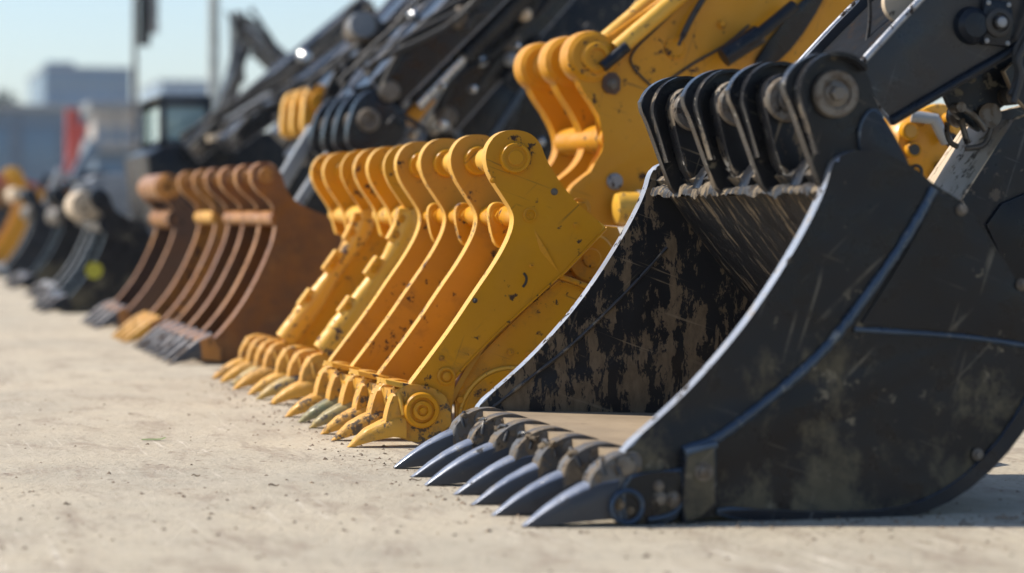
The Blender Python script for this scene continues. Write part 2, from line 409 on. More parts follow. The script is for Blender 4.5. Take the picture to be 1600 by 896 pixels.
# ------------------------------------------------------------------ front black bucket
YB = 5.12; WB = 1.30
BK = thing('excavator_bucket', 'large black muddy digging bucket with seven grey teeth nearest the camera', 'bucket', (1.9, YB, 0),
           'excavator buckets lined up on the concrete')
SIDE = [(1342, 233), (1312, 243), (1300, 258), (1292, 292), (1268, 345), (1232, 408), (1190, 474), (1142, 538), (1080, 608), (1022, 662), (986, 692, 1),
        (972, 712), (966, 745), (966, 790), (985, 812), (1060, 815), (1120, 806), (1250, 810), (1350, 812), (1430, 800), (1495, 770), (1555, 718), (1605, 650),
        (1640, 570), (1630, 500), (1600, 452), (1562, 395), (1528, 340), (1500, 312), (1458, 288), (1430, 262), (1385, 240)]
SIDE_M = tr(SIDE, YB)
plate('side_plate', SIDE_M, YB, .042, [M_BLACK, M_EDGE], BK, .007)
o = plate('side_plate', SIDE_M, YB+WB-.028, .04, [M_BLACK_IN, M_EDGE], BK, .005)
# shell: back wrapper and floor
SHP = [(1318, 262), (1345, 292), (1400, 372), (1470, 462), (1545, 556), (1582, 612), (1585, 668), (1550, 712), (1480, 733), (1400, 733), (1300, 731), (1180, 730), (1060, 729), (975, 727)]
shp = smooth(tr(SHP, YB), 2, closed=False)
ib = next(i for i, p in enumerate(shp) if p[1] < XZ(1500, 700, YB)[1])
bm = bmesh.new(); b_shell(bm, shp[:ib+1], YB+.04, YB+WB-.028, -.02, seg=40, wav=.006)
link('back_shell', bm, M_SHELL, BK, 40)
bm = bmesh.new(); b_shell(bm, shp[ib:], YB+.04, YB+WB-.028, -.02, seg=24, wav=.003)
link('bucket_floor', bm, M_FLOOR, BK, 40)
# underside wrapper
UND = [(1600, 655), (1550, 715), (1490, 765), (1425, 794), (1350, 804), (1200, 802), (1080, 800), (985, 798)]
und = smooth(tr(UND, YB), 2, closed=False)
bm = bmesh.new(); b_shell(bm, und, YB+.03, YB+WB-.03, .018, seg=6); link('bottom_shell', bm, M_BLACK, BK)
# raised streak ribs running down the inside of the shell (wear strips)
for k in range(15):
    y = YB+.10+k*.078+U(-.02, .02); rs = U(.007, .017)
    i0, i1 = 1, int(ib*U(.3, .9))
    bm = bmesh.new()
    b_tube(bm, [(x-.003, y+.02*noise.noise((x*5, k, 0)), z+.002) for x, z in dens(shp[i0:i1], 2)], lambda t: rs*(1-t*.7), 6, wob=.5)
    link('wear_strip', bm, M_SHELL if k % 3 else M_EDGE_DK, BK, 50)
# long weld ridge dividing the outer side
bm = bmesh.new()
b_tube(bm, pathY([(1458, 296), (1432, 345), (1392, 408), (1334, 488), (1290, 545), (1228, 602), (1150, 664), (1112, 690), (1066, 704)], YB, y=YB-.004), .011, 10, wob=.28)
link('weld_ridge', bm, M_WELD, BK, 60)
bm = bmesh.new()
b_tube(bm, pathY([(1334, 515), (1400, 519), (1480, 524), (1545, 531), (1610, 542)], YB, y=YB-.002), .006, 8, wob=.35)
link('weld_ridge', bm, M_WELD, BK, 60)
# curved bottom heel strip, proud of the side
strip = [(1118, 790), (1200, 797), (1350, 800), (1425, 789), (1487, 758), (1543, 708), (1592, 640), (1622, 570), (1640, 572), (1612, 652), (1560, 722), (1497, 776), (1430, 806), (1350, 818), (1200, 816), (1118, 808)]
plate('heel_strip', tr(strip, YB), YB-.012, .02, [M_NAVY, M_WELD], BK, .005, 1)
# right-hand doubler on side, stepped
dbl = [(1462, 300, 1), (1500, 318), (1526, 345), (1560, 400), (1598, 460), (1612, 535, 1), (1480, 516), (1345, 505, 1), (1398, 422), (1440, 350)]
plate('side_doubler', tr(dbl, YB), YB-.006, .01, [M_BLACK, M_NAVY], BK, .003, 1)
# side cutter block
plate('side_cutter', tr([(968, 742), (1015, 738), (1062, 730, 1), (1066, 790), (1046, 816), (990, 826), (968, 812)], YB), YB-.022, .024, [M_BLACK, M_WELD], BK, .006, 1)
plate('side_cutter', tr([(1062, 704, 1), (1112, 690, 1), (1113, 786, 1), (1082, 806), (1062, 818), (1058, 806)], YB), YB-.036, .04, [M_BLACK, M_NAVY], BK, .007, 1)
bm = bmesh.new()
b_tube(bm, pathY([(1008, 810), (1040, 806), (1060, 790), (1066, 762)], YB, y=YB-.022), .006, 8, wob=.3)
b_tube(bm, pathY([(1064, 706), (1112, 692)], YB, y=YB-.034), .007, 8, wob=.2)
link_each('cutter_weld', bm, M_WELD, BK, 60)
for (px, py, r) in ((1025, 778, .011), (1047, 779, .012), (1024, 758, .008)):
    x, z = XZ(px, py, YB); bm = bmesh.new(); b_bolt(bm, (x, YB-.022, z), r); link('bolt', bm, M_PIN, BK)
x, z = XZ(1091, 735, YB); bm = bmesh.new(); b_bolt(bm, (x, YB-.036, z), .014); link('bolt', bm, M_PIN, BK)
x, z = XZ(974, 790, YB)
lathe('cutter_ring', (x, YB-.018, z), [(.038, .02), (.038, -.012), (.033, -.016), (.029, -.012), (.028, .002), (.001, .002)], M_WELD, BK)
for dx, dz in ((-.012, .004), (.008, -.008)):
    bm = bmesh.new(); b_bolt(bm, (x+dx, YB-.016, z+dz), .008); link('bolt', bm, M_CLOD, BK)
for (px, py) in ((1525, 710), (1594, 445), (1500, 328)):
    x, z = XZ(px, py, YB); bm = bmesh.new(); b_bolt(bm, (x, YB-.008, z), .009); link('bolt', bm, M_PIN, BK)
# diagonal weld seam on the inside of the far side plate
bm = bmesh.new()
b_tube(bm, pathY([(975, 730), (1060, 660), (1150, 590), (1260, 480), (1330, 400)], YB, y=YB+WB-.03), .0045, 8, wob=.6)
link('inner_weld', bm, M_EDGE_DK, BK, 60)
# lip
xl, _ = XZ(952, 720, YB); xr, _ = XZ(1010, 720, YB)
zf = XZ(1000, 729, YB)[1]
bm = bmesh.new(); b_plate(bm, [(xl, zf-.03), (xl+.012, zf-.012), (xr+.1, zf-.004), (xr+.1, zf-.04), (xl+.03, zf-.045)], YB+.03, WB-.06, .003, 0)
link('lip_edge', bm, M_ADAPT, BK)
# teeth
T_TOP = [(811, 825), (826, 812), (847, 795), (873, 777), (901, 761), (928, 749), (955, 744)]
T_BOT = [(815, 828), (832, 825), (852, 822), (877, 819), (903, 816), (930, 813), (955, 811)]
st = stations(T_TOP, T_BOT, YB, [.012, .02, .027, .033, .037, .040, .041])
AD = [(916, 756), (932, 730), (958, 711), (992, 704), (1022, 712), (1045, 724, 1), (1040, 734, 1), (1000, 735), (975, 748), (966, 790), (955, 806), (928, 812)]
def moved(bm, fn):
    for v in bm.verts: v.co = fn(v.co)
for k in range(7):
    y = YB+.018+k*.207
    j = U(-.012, .014); tz = U(-.005, .006); hwk = U(.76, .88)
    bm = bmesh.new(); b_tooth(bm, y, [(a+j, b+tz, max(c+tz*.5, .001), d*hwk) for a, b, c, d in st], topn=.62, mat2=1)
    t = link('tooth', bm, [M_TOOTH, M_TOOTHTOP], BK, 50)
    bm = bmesh.new(); b_plate(bm, smooth(tr([(min(p[0], 1000), *p[1:]) for p in AD] if k == 0 else AD, YB), 2), y-.03, .06, .008, 0)
    a = link('adapter', bm, M_ADAPT, t, 40)
    cx, cz = XZ(975, 727, YB)
    bm = bmesh.new()
    b_lathe(bm, (cx, y, cz), [(.012, -.036), (.02, -.034), (.02, .034), (.012, .036)], seg=16)
    link('locking_pin', bm, M_PIN, t)
    bm = bmesh.new()
    for q in range(5): b_clod(bm, (cx+U(-.05, .04), y+U(-.035, .035), cz+U(.0, .014)), U(.006, .014))
    o = link('dried_mud', bm, M_CLOD, t, 60); o['kind'] = 'stuff'
    # wrinkled rubber-like keeper band over the adapter
    bm = bmesh.new()
    for q in range(2):
        x0 = cx-.045+q*.035
        b_tube(bm, [(x0+.008*sin(u*6+k), y+.036*cos(u*pi), cz-.02+.035*sin(u*pi)) for u in [i/10 for i in range(11)]], .005, 6, wob=.4)
    link_each('keeper_band', bm, M_EDGE_DK, t, 60)
# ears
EAR = [(1233, 128, 1), (1246, 104), (1268, 88), (1296, 79), (1325, 82), (1352, 98), (1368, 122), (1374, 150), (1400, 205), (1432, 268), (1425, 300, 1), (1350, 300),
       (1306, 306, 1), (1290, 290, 1), (1266, 222), (1244, 160), (1236, 146)]
px0, py0 = 1310, 146
pinx, pinz = XZ(px0, py0, YB)
for k, dy in enumerate((.03, .385, .71, 1.05)):
    y = YB+dy
    e = plate('ear', tr(EAR, YB), y, .03, [M_BLACK, M_EARRIM], BK, .004)
    # raised arc flanges: flat bands standing off the plate
    def band(r0, r1, a0, a1, d, leg, nm):
        n = 22; A = [radians(a0+(a1-a0)*i/n) for i in range(n+1)]
        pts = [(pinx+r1*cos(t), pinz+r1*sin(t)) for t in A]+leg+[(pinx+r0*cos(t), pinz+r0*sin(t)) for t in reversed(A)]
        bm = bmesh.new(); b_plate(bm, pts, y-d, d+.004, .0025, 1); link(nm, bm, [M_BLACK, M_EARRIM], e)
    band(.080, .089, 38, 188, .034, [(pinx-.072, pinz-.06), (pinx-.05, pinz-.13), (pinx-.042, pinz-.128), (pinx-.064, pinz-.058)], 'flange')
    # inner lug in front of the ear
    lug = [(pinx-.055, pinz+.02), (pinx-.035, pinz+.052), (pinx, pinz+.062), (pinx+.035, pinz+.052), (pinx+.056, pinz+.02), (pinx+.075, pinz-.08), (pinx+.11, pinz-.18),
           (pinx+.03, pinz-.19), (pinx-.01, pinz-.17), (pinx-.045, pinz-.04)]
    if k:
        bm = bmesh.new(); b_plate(bm, smooth(lug, 2), y-.075, .06, .01, 1); l = link('lug', bm, [M_BLACK_IN, M_EARRIM], BK)
    yy = y-(.012 if not k else .085)
    b = lathe('pin', (pinx, yy, pinz), [(.052, .02), (.052, -.004), (.048, -.009), (.034, -.009), (.032, -.004), (.024, -.004), (.001, -.004)], M_PIN, BK, seg=36)
    bm = bmesh.new(); b_bolt(bm, (pinx, yy-.003, pinz), .018, .026); link('pin_bolt', bm, M_PIN, b)
cbx, cbz = XZ(1298, 291, YB)
bm = bmesh.new(); g_ = []
for j in range(131):
    y = YB+.03+(WB-.06)*j/130; row = []
    big = max(0, noise.noise((y*9, 1.3, 0))*1.6+.55)
    for i in range(15):
        a_ = pi*i/14; fr_n = .5*noise.noise((y*40, i*.5, 2))+.3*noise.noise((y*90, i*.9, 5))
        rr = .004+(.012*big)*(1+fr_n)
        row.append(bm.verts.new((cbx+.034-.034*cos(a_)*(1+.3*fr_n), y, cbz-.004+rr*sin(a_)*1.2-(max(0, 3-i)/3)*(.008+.03*max(0, noise.noise((y*14, 4, 1))+.1)+.01*noise.noise((y*60, 2, 2))))))
    g_.append(row)
for j in range(130):
    for i in range(14): bm.faces.new((g_[j][i], g_[j][i+1], g_[j+1][i+1], g_[j+1][i]))
link('caked_mud', bm, M_SHELL, BK, 70)
# doubler on the near ear reaching down to the side plate
plate('ear_doubler', tr([(1345, 195), (1372, 160), (1400, 205), (1432, 268), (1425, 290, 1), (1370, 262), (1350, 240)], YB), YB+.018, .012, [M_NAVY, M_WELD], BK, .004)
# cross tube joining the ears, low and dirty
x, z = XZ(1345, 268, YB)
lathe('torque_tube', (x, YB+.03, z-.005), [(.028, 0), (.028, WB-.06)], M_BLACK_IN, BK)
# short stub brackets between the ears, half buried in mud
for k, dy in enumerate((.20, .54, .88)):
    bm = bmesh.new(); b_plate(bm, smooth([(cbx+.0, cbz-.01), (cbx+.075, cbz-.01), (cbx+.085, cbz+.05), (cbx+.05, cbz+.07), (cbx+.02, cbz+.045)], 1), YB+dy, .07, .01, 0)
    link('stub_bracket', bm, M_BLACK, BK)

# ------------------------------------------------------------------ black arm carrying the front bucket
def arm_box(parent, poly, Y, width, mats, side_t=.022, inset=.022, Ytr=None, pname='arm_plate'):
    """two side plates traced at Ytr, joined by an inset box"""
    Ytr = Ytr or Y
    m = smooth(tr(poly, Ytr), 1)
    bm = bmesh.new(); b_plate(bm, m, Y, side_t, .005, 1); p = link(pname, bm, mats, parent)
    bm = bmesh.new(); b_plate(bm, m, Y+width-side_t, side_t, .005, 1); link(pname, bm, mats, parent)
    cx = sum(a for a, _ in m)/len(m); cz = sum(b for _, b in m)/len(m)
    inn = []
    n = len(m)
    for i in range(n):
        a, b = m[i-1], m[(i+1) % n]; dx, dz = b[0]-a[0], b[1]-a[1]; L = math.hypot(dx, dz) or 1
        nx, nz_ = -dz/L, dx/L
        if (cx-m[i][0])*nx+(cz-m[i][1])*nz_ < 0: nx, nz_ = -nx, -nz_
        inn.append((m[i][0]+nx*inset, m[i][1]+nz_*inset))
    bm = bmesh.new(); b_plate(bm, inn, Y+side_t*.8, width-side_t*1.6, 0, 0); link('arm_core', bm, M_MATTE, parent)
    return p
YM = 5.46
E1 = thing('excavator', 'black excavator arm and bucket linkage rising at upper right behind the front bucket', 'excavator', (2.6, YM+.25, 0),
           'excavators parked behind their buckets')
arm_box(E1, [(1338, 104, 1), (1450, -14), (1700, -260), (1950, -500, 1), (2150, -260, 1), (1900, -100), (1600, 74), (1396, 196, 1), (1372, 160)], YM, .47, [M_ARM, M_EDGE], Ytr=YM)
for yy in (YM+.003, YM+.46):
    bm = bmesh.new(); b_tube(bm, pathY([(1342, 104), (1450, -14), (1700, -260), (1940, -490)], YM, y=yy), .009, 10); link('edge_bar', bm, M_EDGE, E1, 60)
# lower flange along the arm's bottom edge
bm = bmesh.new()
b_tube(bm, pathY([(1392, 190), (1602, 66), (1900, -108)], YM, y=YM-.006), .011, 8)
link('arm_flange', bm, M_NAVY, E1, 60)
# boss with square bolted cover
x, z = XZ(1553, 37, YM)
bm = bmesh.new(); b_plate(bm, smooth([(x-.035, z-.05, 1), (x+.03, z-.055, 1), (x+.042, z-.02), (x+.035, z+.05, 1), (x-.03, z+.055, 1), (x-.04, z)], 1), YM-.022, .024, .005, 0)
cv = link('bolt_cover', bm, M_NAVY, E1)
lathe('boss_bolt', (x, YM-.024, z), [(.034, .004), (.034, -.006), (.028, -.009), (.022, -.009), (.02, -.003), (.016, -.003), (.016, -.018), (.010, -.021), (.001, -.021)], M_RUBBER, E1)
lathe('boss_nut', (x, YM-.04, z), [(.012, .004), (.012, -.006), (.008, -.009)], M_GREYP, E1, seg=12)
for dx, dz in ((-.028, -.042), (.024, -.047), (.027, .042), (-.024, .046)):
    bm = bmesh.new(); b_bolt(bm, (x+dx, YM-.022, z+dz), .004, .006); link('cover_bolt', bm, M_GREYP, E1)
x2, z2 = XZ(1505, 40, YM)
bm = bmesh.new(); b_lathe(bm, (x2+.02, YM, z2), [(.045, .0), (.04, -.018), (.028, -.028), (.001, -.03)], seg=28); link('domed_cap', bm, M_NAVY, E1)
# ring seen in the recess between the plates
x, z = XZ(1392, 8, YM+.2)
lathe('hose_ring', (x, YM+.12, z), [(.04, 0), (.05, 0), (.05, .02), (.04, .02)], M_TAN, E1)
bm = bmesh.new()
b_tube(bm, pathY([(1352, 80), (1362, 20), (1350, -60)], YM+.2, y=YM+.2), .005, 8)
link('hose', bm, M_RUBBER, E1)
for q, off in enumerate((0, 12)):
    bm = bmesh.new(); b_tube(bm, pathY([(1640, -60), (1590, 58+off), (1575, 84+off), (1584, 118), (1570, 150+off)], YM, y=YM-.03-.015*q), .008, 10)
    link('hose', bm, M_RUBBER, E1, 60)
# bucket link under the arm: dusty top, navy side
LK = [(1455, 300, 1), (1475, 288), (1560, 192), (1578, 178), (1612, 166), (1800, 100, 1), (1900, 420, 1), (1640, 470), (1560, 400), (1500, 345)]
YL = 5.62
bm = bmesh.new(); b_plate(bm, smooth(tr([(1500, 312, 1), (1583, 190), (1592, 180), (1700, 150, 1), (1760, 600, 1), (1600, 470), (1540, 380)], YL), 1), YL, .02, .006, 1)
link('bucket_link', bm, [M_NAVY, M_TAN], E1)
xa, za = XZ(1500, 312, YL); xb, zb = XZ(1586, 186, YL)
bm = bmesh.new(); b_plate(bm, [(xa, za), (xb, zb), (xb+.03, zb-.02), (xa+.03, za-.02)], YL+.02, .24, .003, 0); link('link_top', bm, M_TAN, E1)
bm = bmesh.new(); b_plate(bm, smooth(tr([(1500, 312, 1), (1583, 190), (1592, 180), (1700, 150, 1), (1760, 600, 1), (1600, 470), (1540, 380)], YL), 1), YL+.26, .02, .006, 1)
link('bucket_link', bm, [M_NAVY, M_TAN], E1)
# raised panel on the link side
plate('link_panel', tr([(1538, 352, 1), (1562, 318, 1), (1600, 302, 1), (1700, 300, 1), (1720, 560, 1), (1590, 460)], YL), YL-.012, .014, [M_BLACK, M_NAVY], E1, .005, 1)
# clevis: curled eyes and hooked shackle
bm = bmesh.new()
for (px, py, r, dy) in ((1556, 180, .03, .03), (1548, 176, .03, .14), (1585, 150, .022, .0)):
    x, z = XZ(px, py, YL); b_lathe(bm, (x, YL+dy, z), [(r*.55, 0), (r, 0), (r, .05), (r*.55, .05)], seg=24)
link_each('clevis_eye', bm, M_PIN, E1)
bm = bmesh.new()
b_tube(bm, pathY([(1508, 190), (1506, 205), (1512, 222), (1524, 228)], YL, y=YL+.1), .007, 8)
b_tube(bm, pathY([(1516, 185), (1520, 205), (1526, 224)], YL, y=YL+.05), .008, 8)
b_tube(bm, pathY([(1500, 165), (1516, 172), (1534, 186), (1545, 204)], YL, y=YL+.02), .008, 8)
b_tube(bm, pathY([(1520, 232), (1552, 228), (1560, 200)], YL, y=YL+.04), .007, 8)
link_each('shackle', bm, M_PIN, E1)
lathe('link_pin', (*[XZ(1497, 168, YL)[0]], YL, XZ(1497, 168, YL)[1]), [(.012, -.02), (.012, .02)], M_PIN, E1)
plate('link_web', tr([(1489, 146, 1), (1620, 66, 1), (1620, 150), (1572, 165), (1545, 205, 1), (1520, 190), (1500, 172)], YL), YL+.05, .02, [M_BLACK, M_EDGE_DK], E1, .003, 1)
plate('link_arm', tr([(1560, 112, 1), (1580, 95), (1640, 60, 1), (1640, 200, 1), (1590, 168), (1578, 150)], YL), YL-.03, .022, [M_NAVY, M_TAN], E1, .003, 1)

# ------------------------------------------------------------------ ribbed buckets: shapes traced once, reused down the row
YA = 6.97
YP = [(800, 202), (776, 209), (761, 229), (758, 252), (767, 278), (785, 305), (800, 328), (804, 345), (797, 372), (775, 412), (745, 455), (710, 508), (672, 560), (648, 592), (640, 602, 1),
      (636, 630), (645, 668, 1), (706, 668, 1), (708, 592, 1), (770, 528), (830, 474), (874, 432, 1), (910, 396), (948, 355, 1), (925, 338), (900, 316), (880, 292), (862, 265), (851, 243), (845, 224), (828, 207)]
YPm = tr(YP, YA)
LOW = tr([(878, 438, 1), (940, 460), (1010, 480, 1), (990, 560), (930, 640), (860, 668, 1), (716, 668, 1), (715, 598, 1), (790, 520), (840, 472)], YA)
YT_TOP = [(545, 700), (555, 687), (572, 672), (592, 660), (612, 652), (632, 648)]
YT_BOT = [(545, 704), (562, 698), (582, 692), (600, 686), (616, 682), (634, 684)]
YAD = tr([(600, 664), (606, 634), (616, 610), (636, 600), (662, 602), (690, 612), (707, 640), (700, 672), (680, 688), (650, 692), (622, 684), (606, 676)], YA)
yst = stations(YT_TOP, YT_BOT, YA, [.008, .021, .031, .039, .045, .048])
YSH = smooth(tr([(850, 318), (848, 360), (826, 420), (790, 485), (745, 550), (715, 600), (690, 650), (640, 668)], YA), 2, closed=False)
eyex, eyez = XZ(804, 247, YA); nckx, nckz = XZ(822, 338, YA)
def tf(pts, s=1.0, x0=1.356):
    return [(x0+(p[0]-x0)*s, p[1]*s)+tuple(p[2:]) for p in pts]
def eye_pin(root, x, y, z, r, mat, far=.0):
    lathe('pin', (x, y, z), [(r, .03), (r, -.012), (r*.92, -.018), (r*.74, -.018), (r*.72, -.015), (r*.5, -.015), (r*.5, -.018), (r*.46, -.02), (r*.1, -.02)], mat, root, seg=30)

def yellow_A():
    rt = thing('excavator_bucket', 'yellow ribbed bucket with seven short teeth directly left of the big black bucket', 'bucket', (1.7, YA, 0),
               'excavator buckets lined up on the concrete')
    for k, dy in enumerate((0, .43, .84, 1.2)):
        bm = bmesh.new(); b_plate(bm, smooth(YPm, 2), YA+dy, .048, .007, 1)
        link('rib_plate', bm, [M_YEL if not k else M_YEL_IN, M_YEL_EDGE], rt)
        eye_pin(rt, eyex, YA+dy, eyez, .044, M_YEL)
        x, z = XZ(828, 336, YA)
        bm = bmesh.new(); b_lathe(bm, (x, YA+dy, z), [(.02, 0), (.02, -.004), (.015, -.005), (.013, -.002), (.006, -.002), (.005, -.006), (.001, -.006)], seg=20); link('plug', bm, M_YEL, rt)
    bm = bmesh.new(); b_plate(bm, smooth(LOW, 1), YA+.03, .02, .004, 1); link('side_plate', bm, [M_YEL, M_YEL_EDGE], rt)
    bm = bmesh.new(); b_plate(bm, smooth(LOW, 1), YA+.87, .02, .004, 1); link('side_plate', bm, [M_YEL, M_YEL_EDGE], rt)
    # folded seam above the lower panel and crease on the rib
    bm = bmesh.new()
    b_tube(bm, pathY([(876, 432), (905, 442), (945, 458), (1000, 478)], YA, y=YA+.02), .008, 8)
    b_tube(bm, pathY([(876, 430), (830, 472), (770, 526), (712, 588)], YA, y=YA-.001), .0035, 6)
    b_tube(bm, pathY([(948, 356), (912, 394), (876, 432)], YA, y=YA-.001), .004, 6)
    link('folded_seam', bm, M_YEL, rt, 60)
    for (px, py, r_) in ((770, 282, .006), (742, 470, .005), (690, 560, .006), (866, 300, .007), (900, 352, .006), (830, 415, .005)):
        x, z = XZ(px, py, YA); bm = bmesh.new(); b_bolt(bm, (x, YA, z), r_, .008); link('bolt', bm, M_PIN if px in (742, 866) else M_YEL, rt)
    # wedge crease
    x0, z0 = XZ(834, 358, YA); x1, z1 = XZ(874, 428, YA); x2, z2 = XZ(850, 392, YA)
    bm = bmesh.new()
    vs = [bm.verts.new(v) for v in ((x0, YA-.0005, z0), (x1, YA-.0005, z1), (x2-.012, YA-.0005, z2), (x2+.004, YA-.007, z2+.004))]
    bm.faces.new((vs[0], vs[1], vs[3])); bm.faces.new((vs[0], vs[3], vs[2])); bm.faces.new((vs[3], vs[1], vs[2])); bm.faces.new((vs[0], vs[2], vs[1]))
    link('crease', bm, M_YEL, rt, 10)
    # arch casting low on the side
    cx, cz = XZ(800, 662, YA)
    bm = bmesh.new()
    for rr, t in ((.140, .007), (.095, .011)):
        b_tube(bm, [(cx+rr*1.05*cos(a), YA+.027, cz+rr*1.1*sin(a)) for a in [radians(40+i*5.5) for i in range(26)]], t, 8)
    link('arch_rim', bm, M_YEL_EDGE, rt, 60)
    pts = [(cx+.136*1.05*cos(a), cz+.136*1.1*sin(a)) for a in [radians(10+i*8.5) for i in range(21)]]+[(cx+.09*1.05*cos(a), cz+.09*1.1*sin(a)) for a in [radians(180-i*8.5) for i in range(21)]]
    bm = bmesh.new(); b_plate(bm, pts, YA+.016, .016, .003, 0); link('arch_plate', bm, M_YEL, rt)
    for (px, py, r, dy) in ((723, 604, .009, .03), (722, 626, .011, .03), (801, 552, .008, .03), (830, 554, .006, .03), (770, 600, .004, .02), (745, 650, .004, .02)):
        x, z = XZ(px, py, YA); bm = bmesh.new(); b_bolt(bm, (x, YA+dy, z), r, .01); link('bolt', bm, M_YEL, rt)
    # big bolt above the adapter, slot
    x, z = XZ(697, 588, YA); lathe('boss', (x, YA, z), [(.026, .004), (.026, -.005), (.022, -.008), (.018, -.008), (.015, -.004), (.011, -.004), (.011, -.012), (.005, -.014)], M_YEL, rt)
    bm = bmesh.new(); b_tube(bm, pathY([(818, 427), (823, 433), (822, 442), (817, 449)], YA, y=YA-.0005), .0035, 6); link('slot', bm, M_RUBBER, rt)
    # adapter castings and teeth
    for k in range(6):
        y = YA+.02+k*.215
        bm = bmesh.new(); b_plate(bm, smooth(YAD, 2), y-.035, .07 if k else .05, .012, 0); a = link('tooth_adapter', bm, M_YEL_TOOTH, rt, 45)
        jj = U(-.01, .01)
        bm = bmesh.new(); b_tooth(bm, y, [(p[0]+jj, p[1]+(U(-.002, .002) if 0 < i < 5 else 0), max(p[2], .001), p[3]) for i, p in enumerate(yst)], topn=.6)
        bmesh.ops.bevel(bm, geom=[e for e in bm.edges if e.is_manifold and e.calc_face_angle(0) > .4], offset=.004, segments=2, affect='EDGES')
        link('tooth', bm, M_GREEN_TIP if k in (3, 4) else M_YEL_TOOTH, rt, 60)
        bm = bmesh.new()
        cx, cz = XZ(640, 636, YA)
        arch = [(cx-.022-.014*sin(u*pi), y+.045*cos(u*pi), cz-.02+.075*sin(u*pi)) for u in [i/12 for i in range(13)]]
        b_tube(bm, arch, .007, 8, wob=.25)
        b_clod(bm, (cx-.045, y+.01, cz+.02), .012)
        link('collar', bm, M_YEL_EDGE, a, 60)
    x, z = XZ(655, 640, YA)
    lathe('adapter_pin', (x, YA-.018, z), [(.05, .01), (.05, -.02), (.046, -.026), (.036, -.026), (.034, -.018), (.028, -.018), (.026, -.028), (.016, -.03), (.014, -.024), (.009, -.024), (.008, -.03), (.001, -.03)], M_YEL, rt)
    # top guard clips over the adapters at the foot of each rib
    x0, z0 = XZ(606, 596, YA); x1, z1 = XZ(652, 605, YA)
    for dy, w_ in ((-.012, .13), (.38, .14), (.80, .14)):
        bm = bmesh.new(); b_plate(bm, [(x0-.01, z0+.006), (x1, z1+.004), (x1+.005, z1-.016), (x0-.006, z0-.008)], YA+dy, w_, .004, 0); link('wear_cap', bm, M_YEL_EDGE, rt)
    bm = bmesh.new(); b_plate(bm, [(x0+.03, z0-.03), (x1+.05, z1-.02), (x1+.05, z1-.05), (x0+.03, z0-.06)], YA+.03, 1.08, .004, 0); link('lip_edge', bm, M_YEL_TOOTH, rt)
    # shell, torque tube, spacers
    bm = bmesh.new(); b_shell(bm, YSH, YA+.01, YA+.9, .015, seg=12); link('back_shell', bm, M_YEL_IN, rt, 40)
    lathe('torque_tube', (nckx, YA+.01, nckz), [(.03, 0), (.03, 1.2)], M_YEL, rt)
    for dy in (.22, .64, 1.02):
        bm = bmesh.new(); b_lathe(bm, (eyex, YA+dy, eyez), [(.02, 0), (.036, .01), (.036, .1), (.02, .11)], seg=24); link('spacer', bm, M_YEL_EDGE, rt)
        lug = [(nckx-.055, nckz+.03), (nckx-.02, nckz+.045), (nckx+.02, nckz+.02), (nckx+.02, nckz-.08), (nckx-.03, nckz-.1), (nckx-.05, nckz-.03)]
        bm = bmesh.new(); b_plate(bm, smooth(lug, 2), YA+dy, .03, .004, 1); link('lug', bm, [M_YEL, M_YEL_EDGE], rt)
        bm = bmesh.new(); b_bolt(bm, (nckx-.02, YA+dy, nckz), .018, .02); link('lug_bolt', bm, M_YEL, rt)
    # barrel behind, right of the rib, with top plate
    x, z = XZ(943, 405, YA)
    lathe('barrel', (x, YA+.12, z), [(.025, -.004), (.03, 0), (.066, .0), (.074, .01), (.074, .5), (.06, .5)], M_YEL, rt, seg=40)
    bm = bmesh.new(); b_plate(bm, smooth(tr([(905, 318), (925, 336), (955, 352), (1005, 356, 1), (1040, 440, 1), (1010, 480, 1), (935, 458, 1), (905, 436), (955, 385)], YA), 1), YA+.25, .02, .003, 0)
    link('rear_plate', bm, M_YEL, rt)
    x, z = XZ(918, 326, YA); bm = bmesh.new(); b_bolt(bm, (x, YA+.08, z), .022, .025); link('bolt', bm, M_YEL, rt)
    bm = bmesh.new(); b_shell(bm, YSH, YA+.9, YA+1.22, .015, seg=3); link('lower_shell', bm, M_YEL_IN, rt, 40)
    return rt
yellow_A()

def lumpy(root, y, s, mat, emat):
    """rib with a broad beam along its leading edge carrying bolted lugs"""
    bm = bmesh.new(); b_plate(bm, smooth(tf(YPm, s), 2), y, .028, .005, 1); link('rib_plate', bm, [mat, emat], root)
    lead = smooth(tf(tr([(803, 330), (808, 345), (799, 372), (777, 412), (747, 455), (712, 508), (674, 560), (644, 598)], YA), s), 2, closed=False)
    bm = bmesh.new()
    pth = [(x, y+.012, z) for x, z in dens(lead, 2)]
    b_tube(bm, pth, lambda t: .036+.008*sin(t*9), 12, wob=.06)
    link('leading_beam', bm, emat, root, 60)
    for t in (.12, .3, .52, .56, .78):
        i = int(t*(len(pth)-1)); p = pth[i]; q = pth[min(i+1, len(pth)-1)]
        d = Vector(q)-Vector(p); d.normalize()
        nrm = Vector((d.z, 0, -d.x))
        if nrm.x > 0: nrm = -nrm
        c = Vector(p)+nrm*.032; hl = U(.022, .045)
        quad = [c-d*hl-nrm*.02, c-d*hl*.8+nrm*.016, c+d*hl*.8+nrm*.016, c+d*hl-nrm*.02]
        bm = bmesh.new(); b_plate(bm, [(v.x, v.z) for v in quad], y-.016, .055, .006, 0); lg = link('bolted_lug', bm, emat, root)
        bm = bmesh.new(); b_lathe(bm, (c.x, y-.016, c.z), [(.014, 0), (.014, -.008), (.01, -.01)], seg=12); link('lug_bolt', bm, mat, lg)

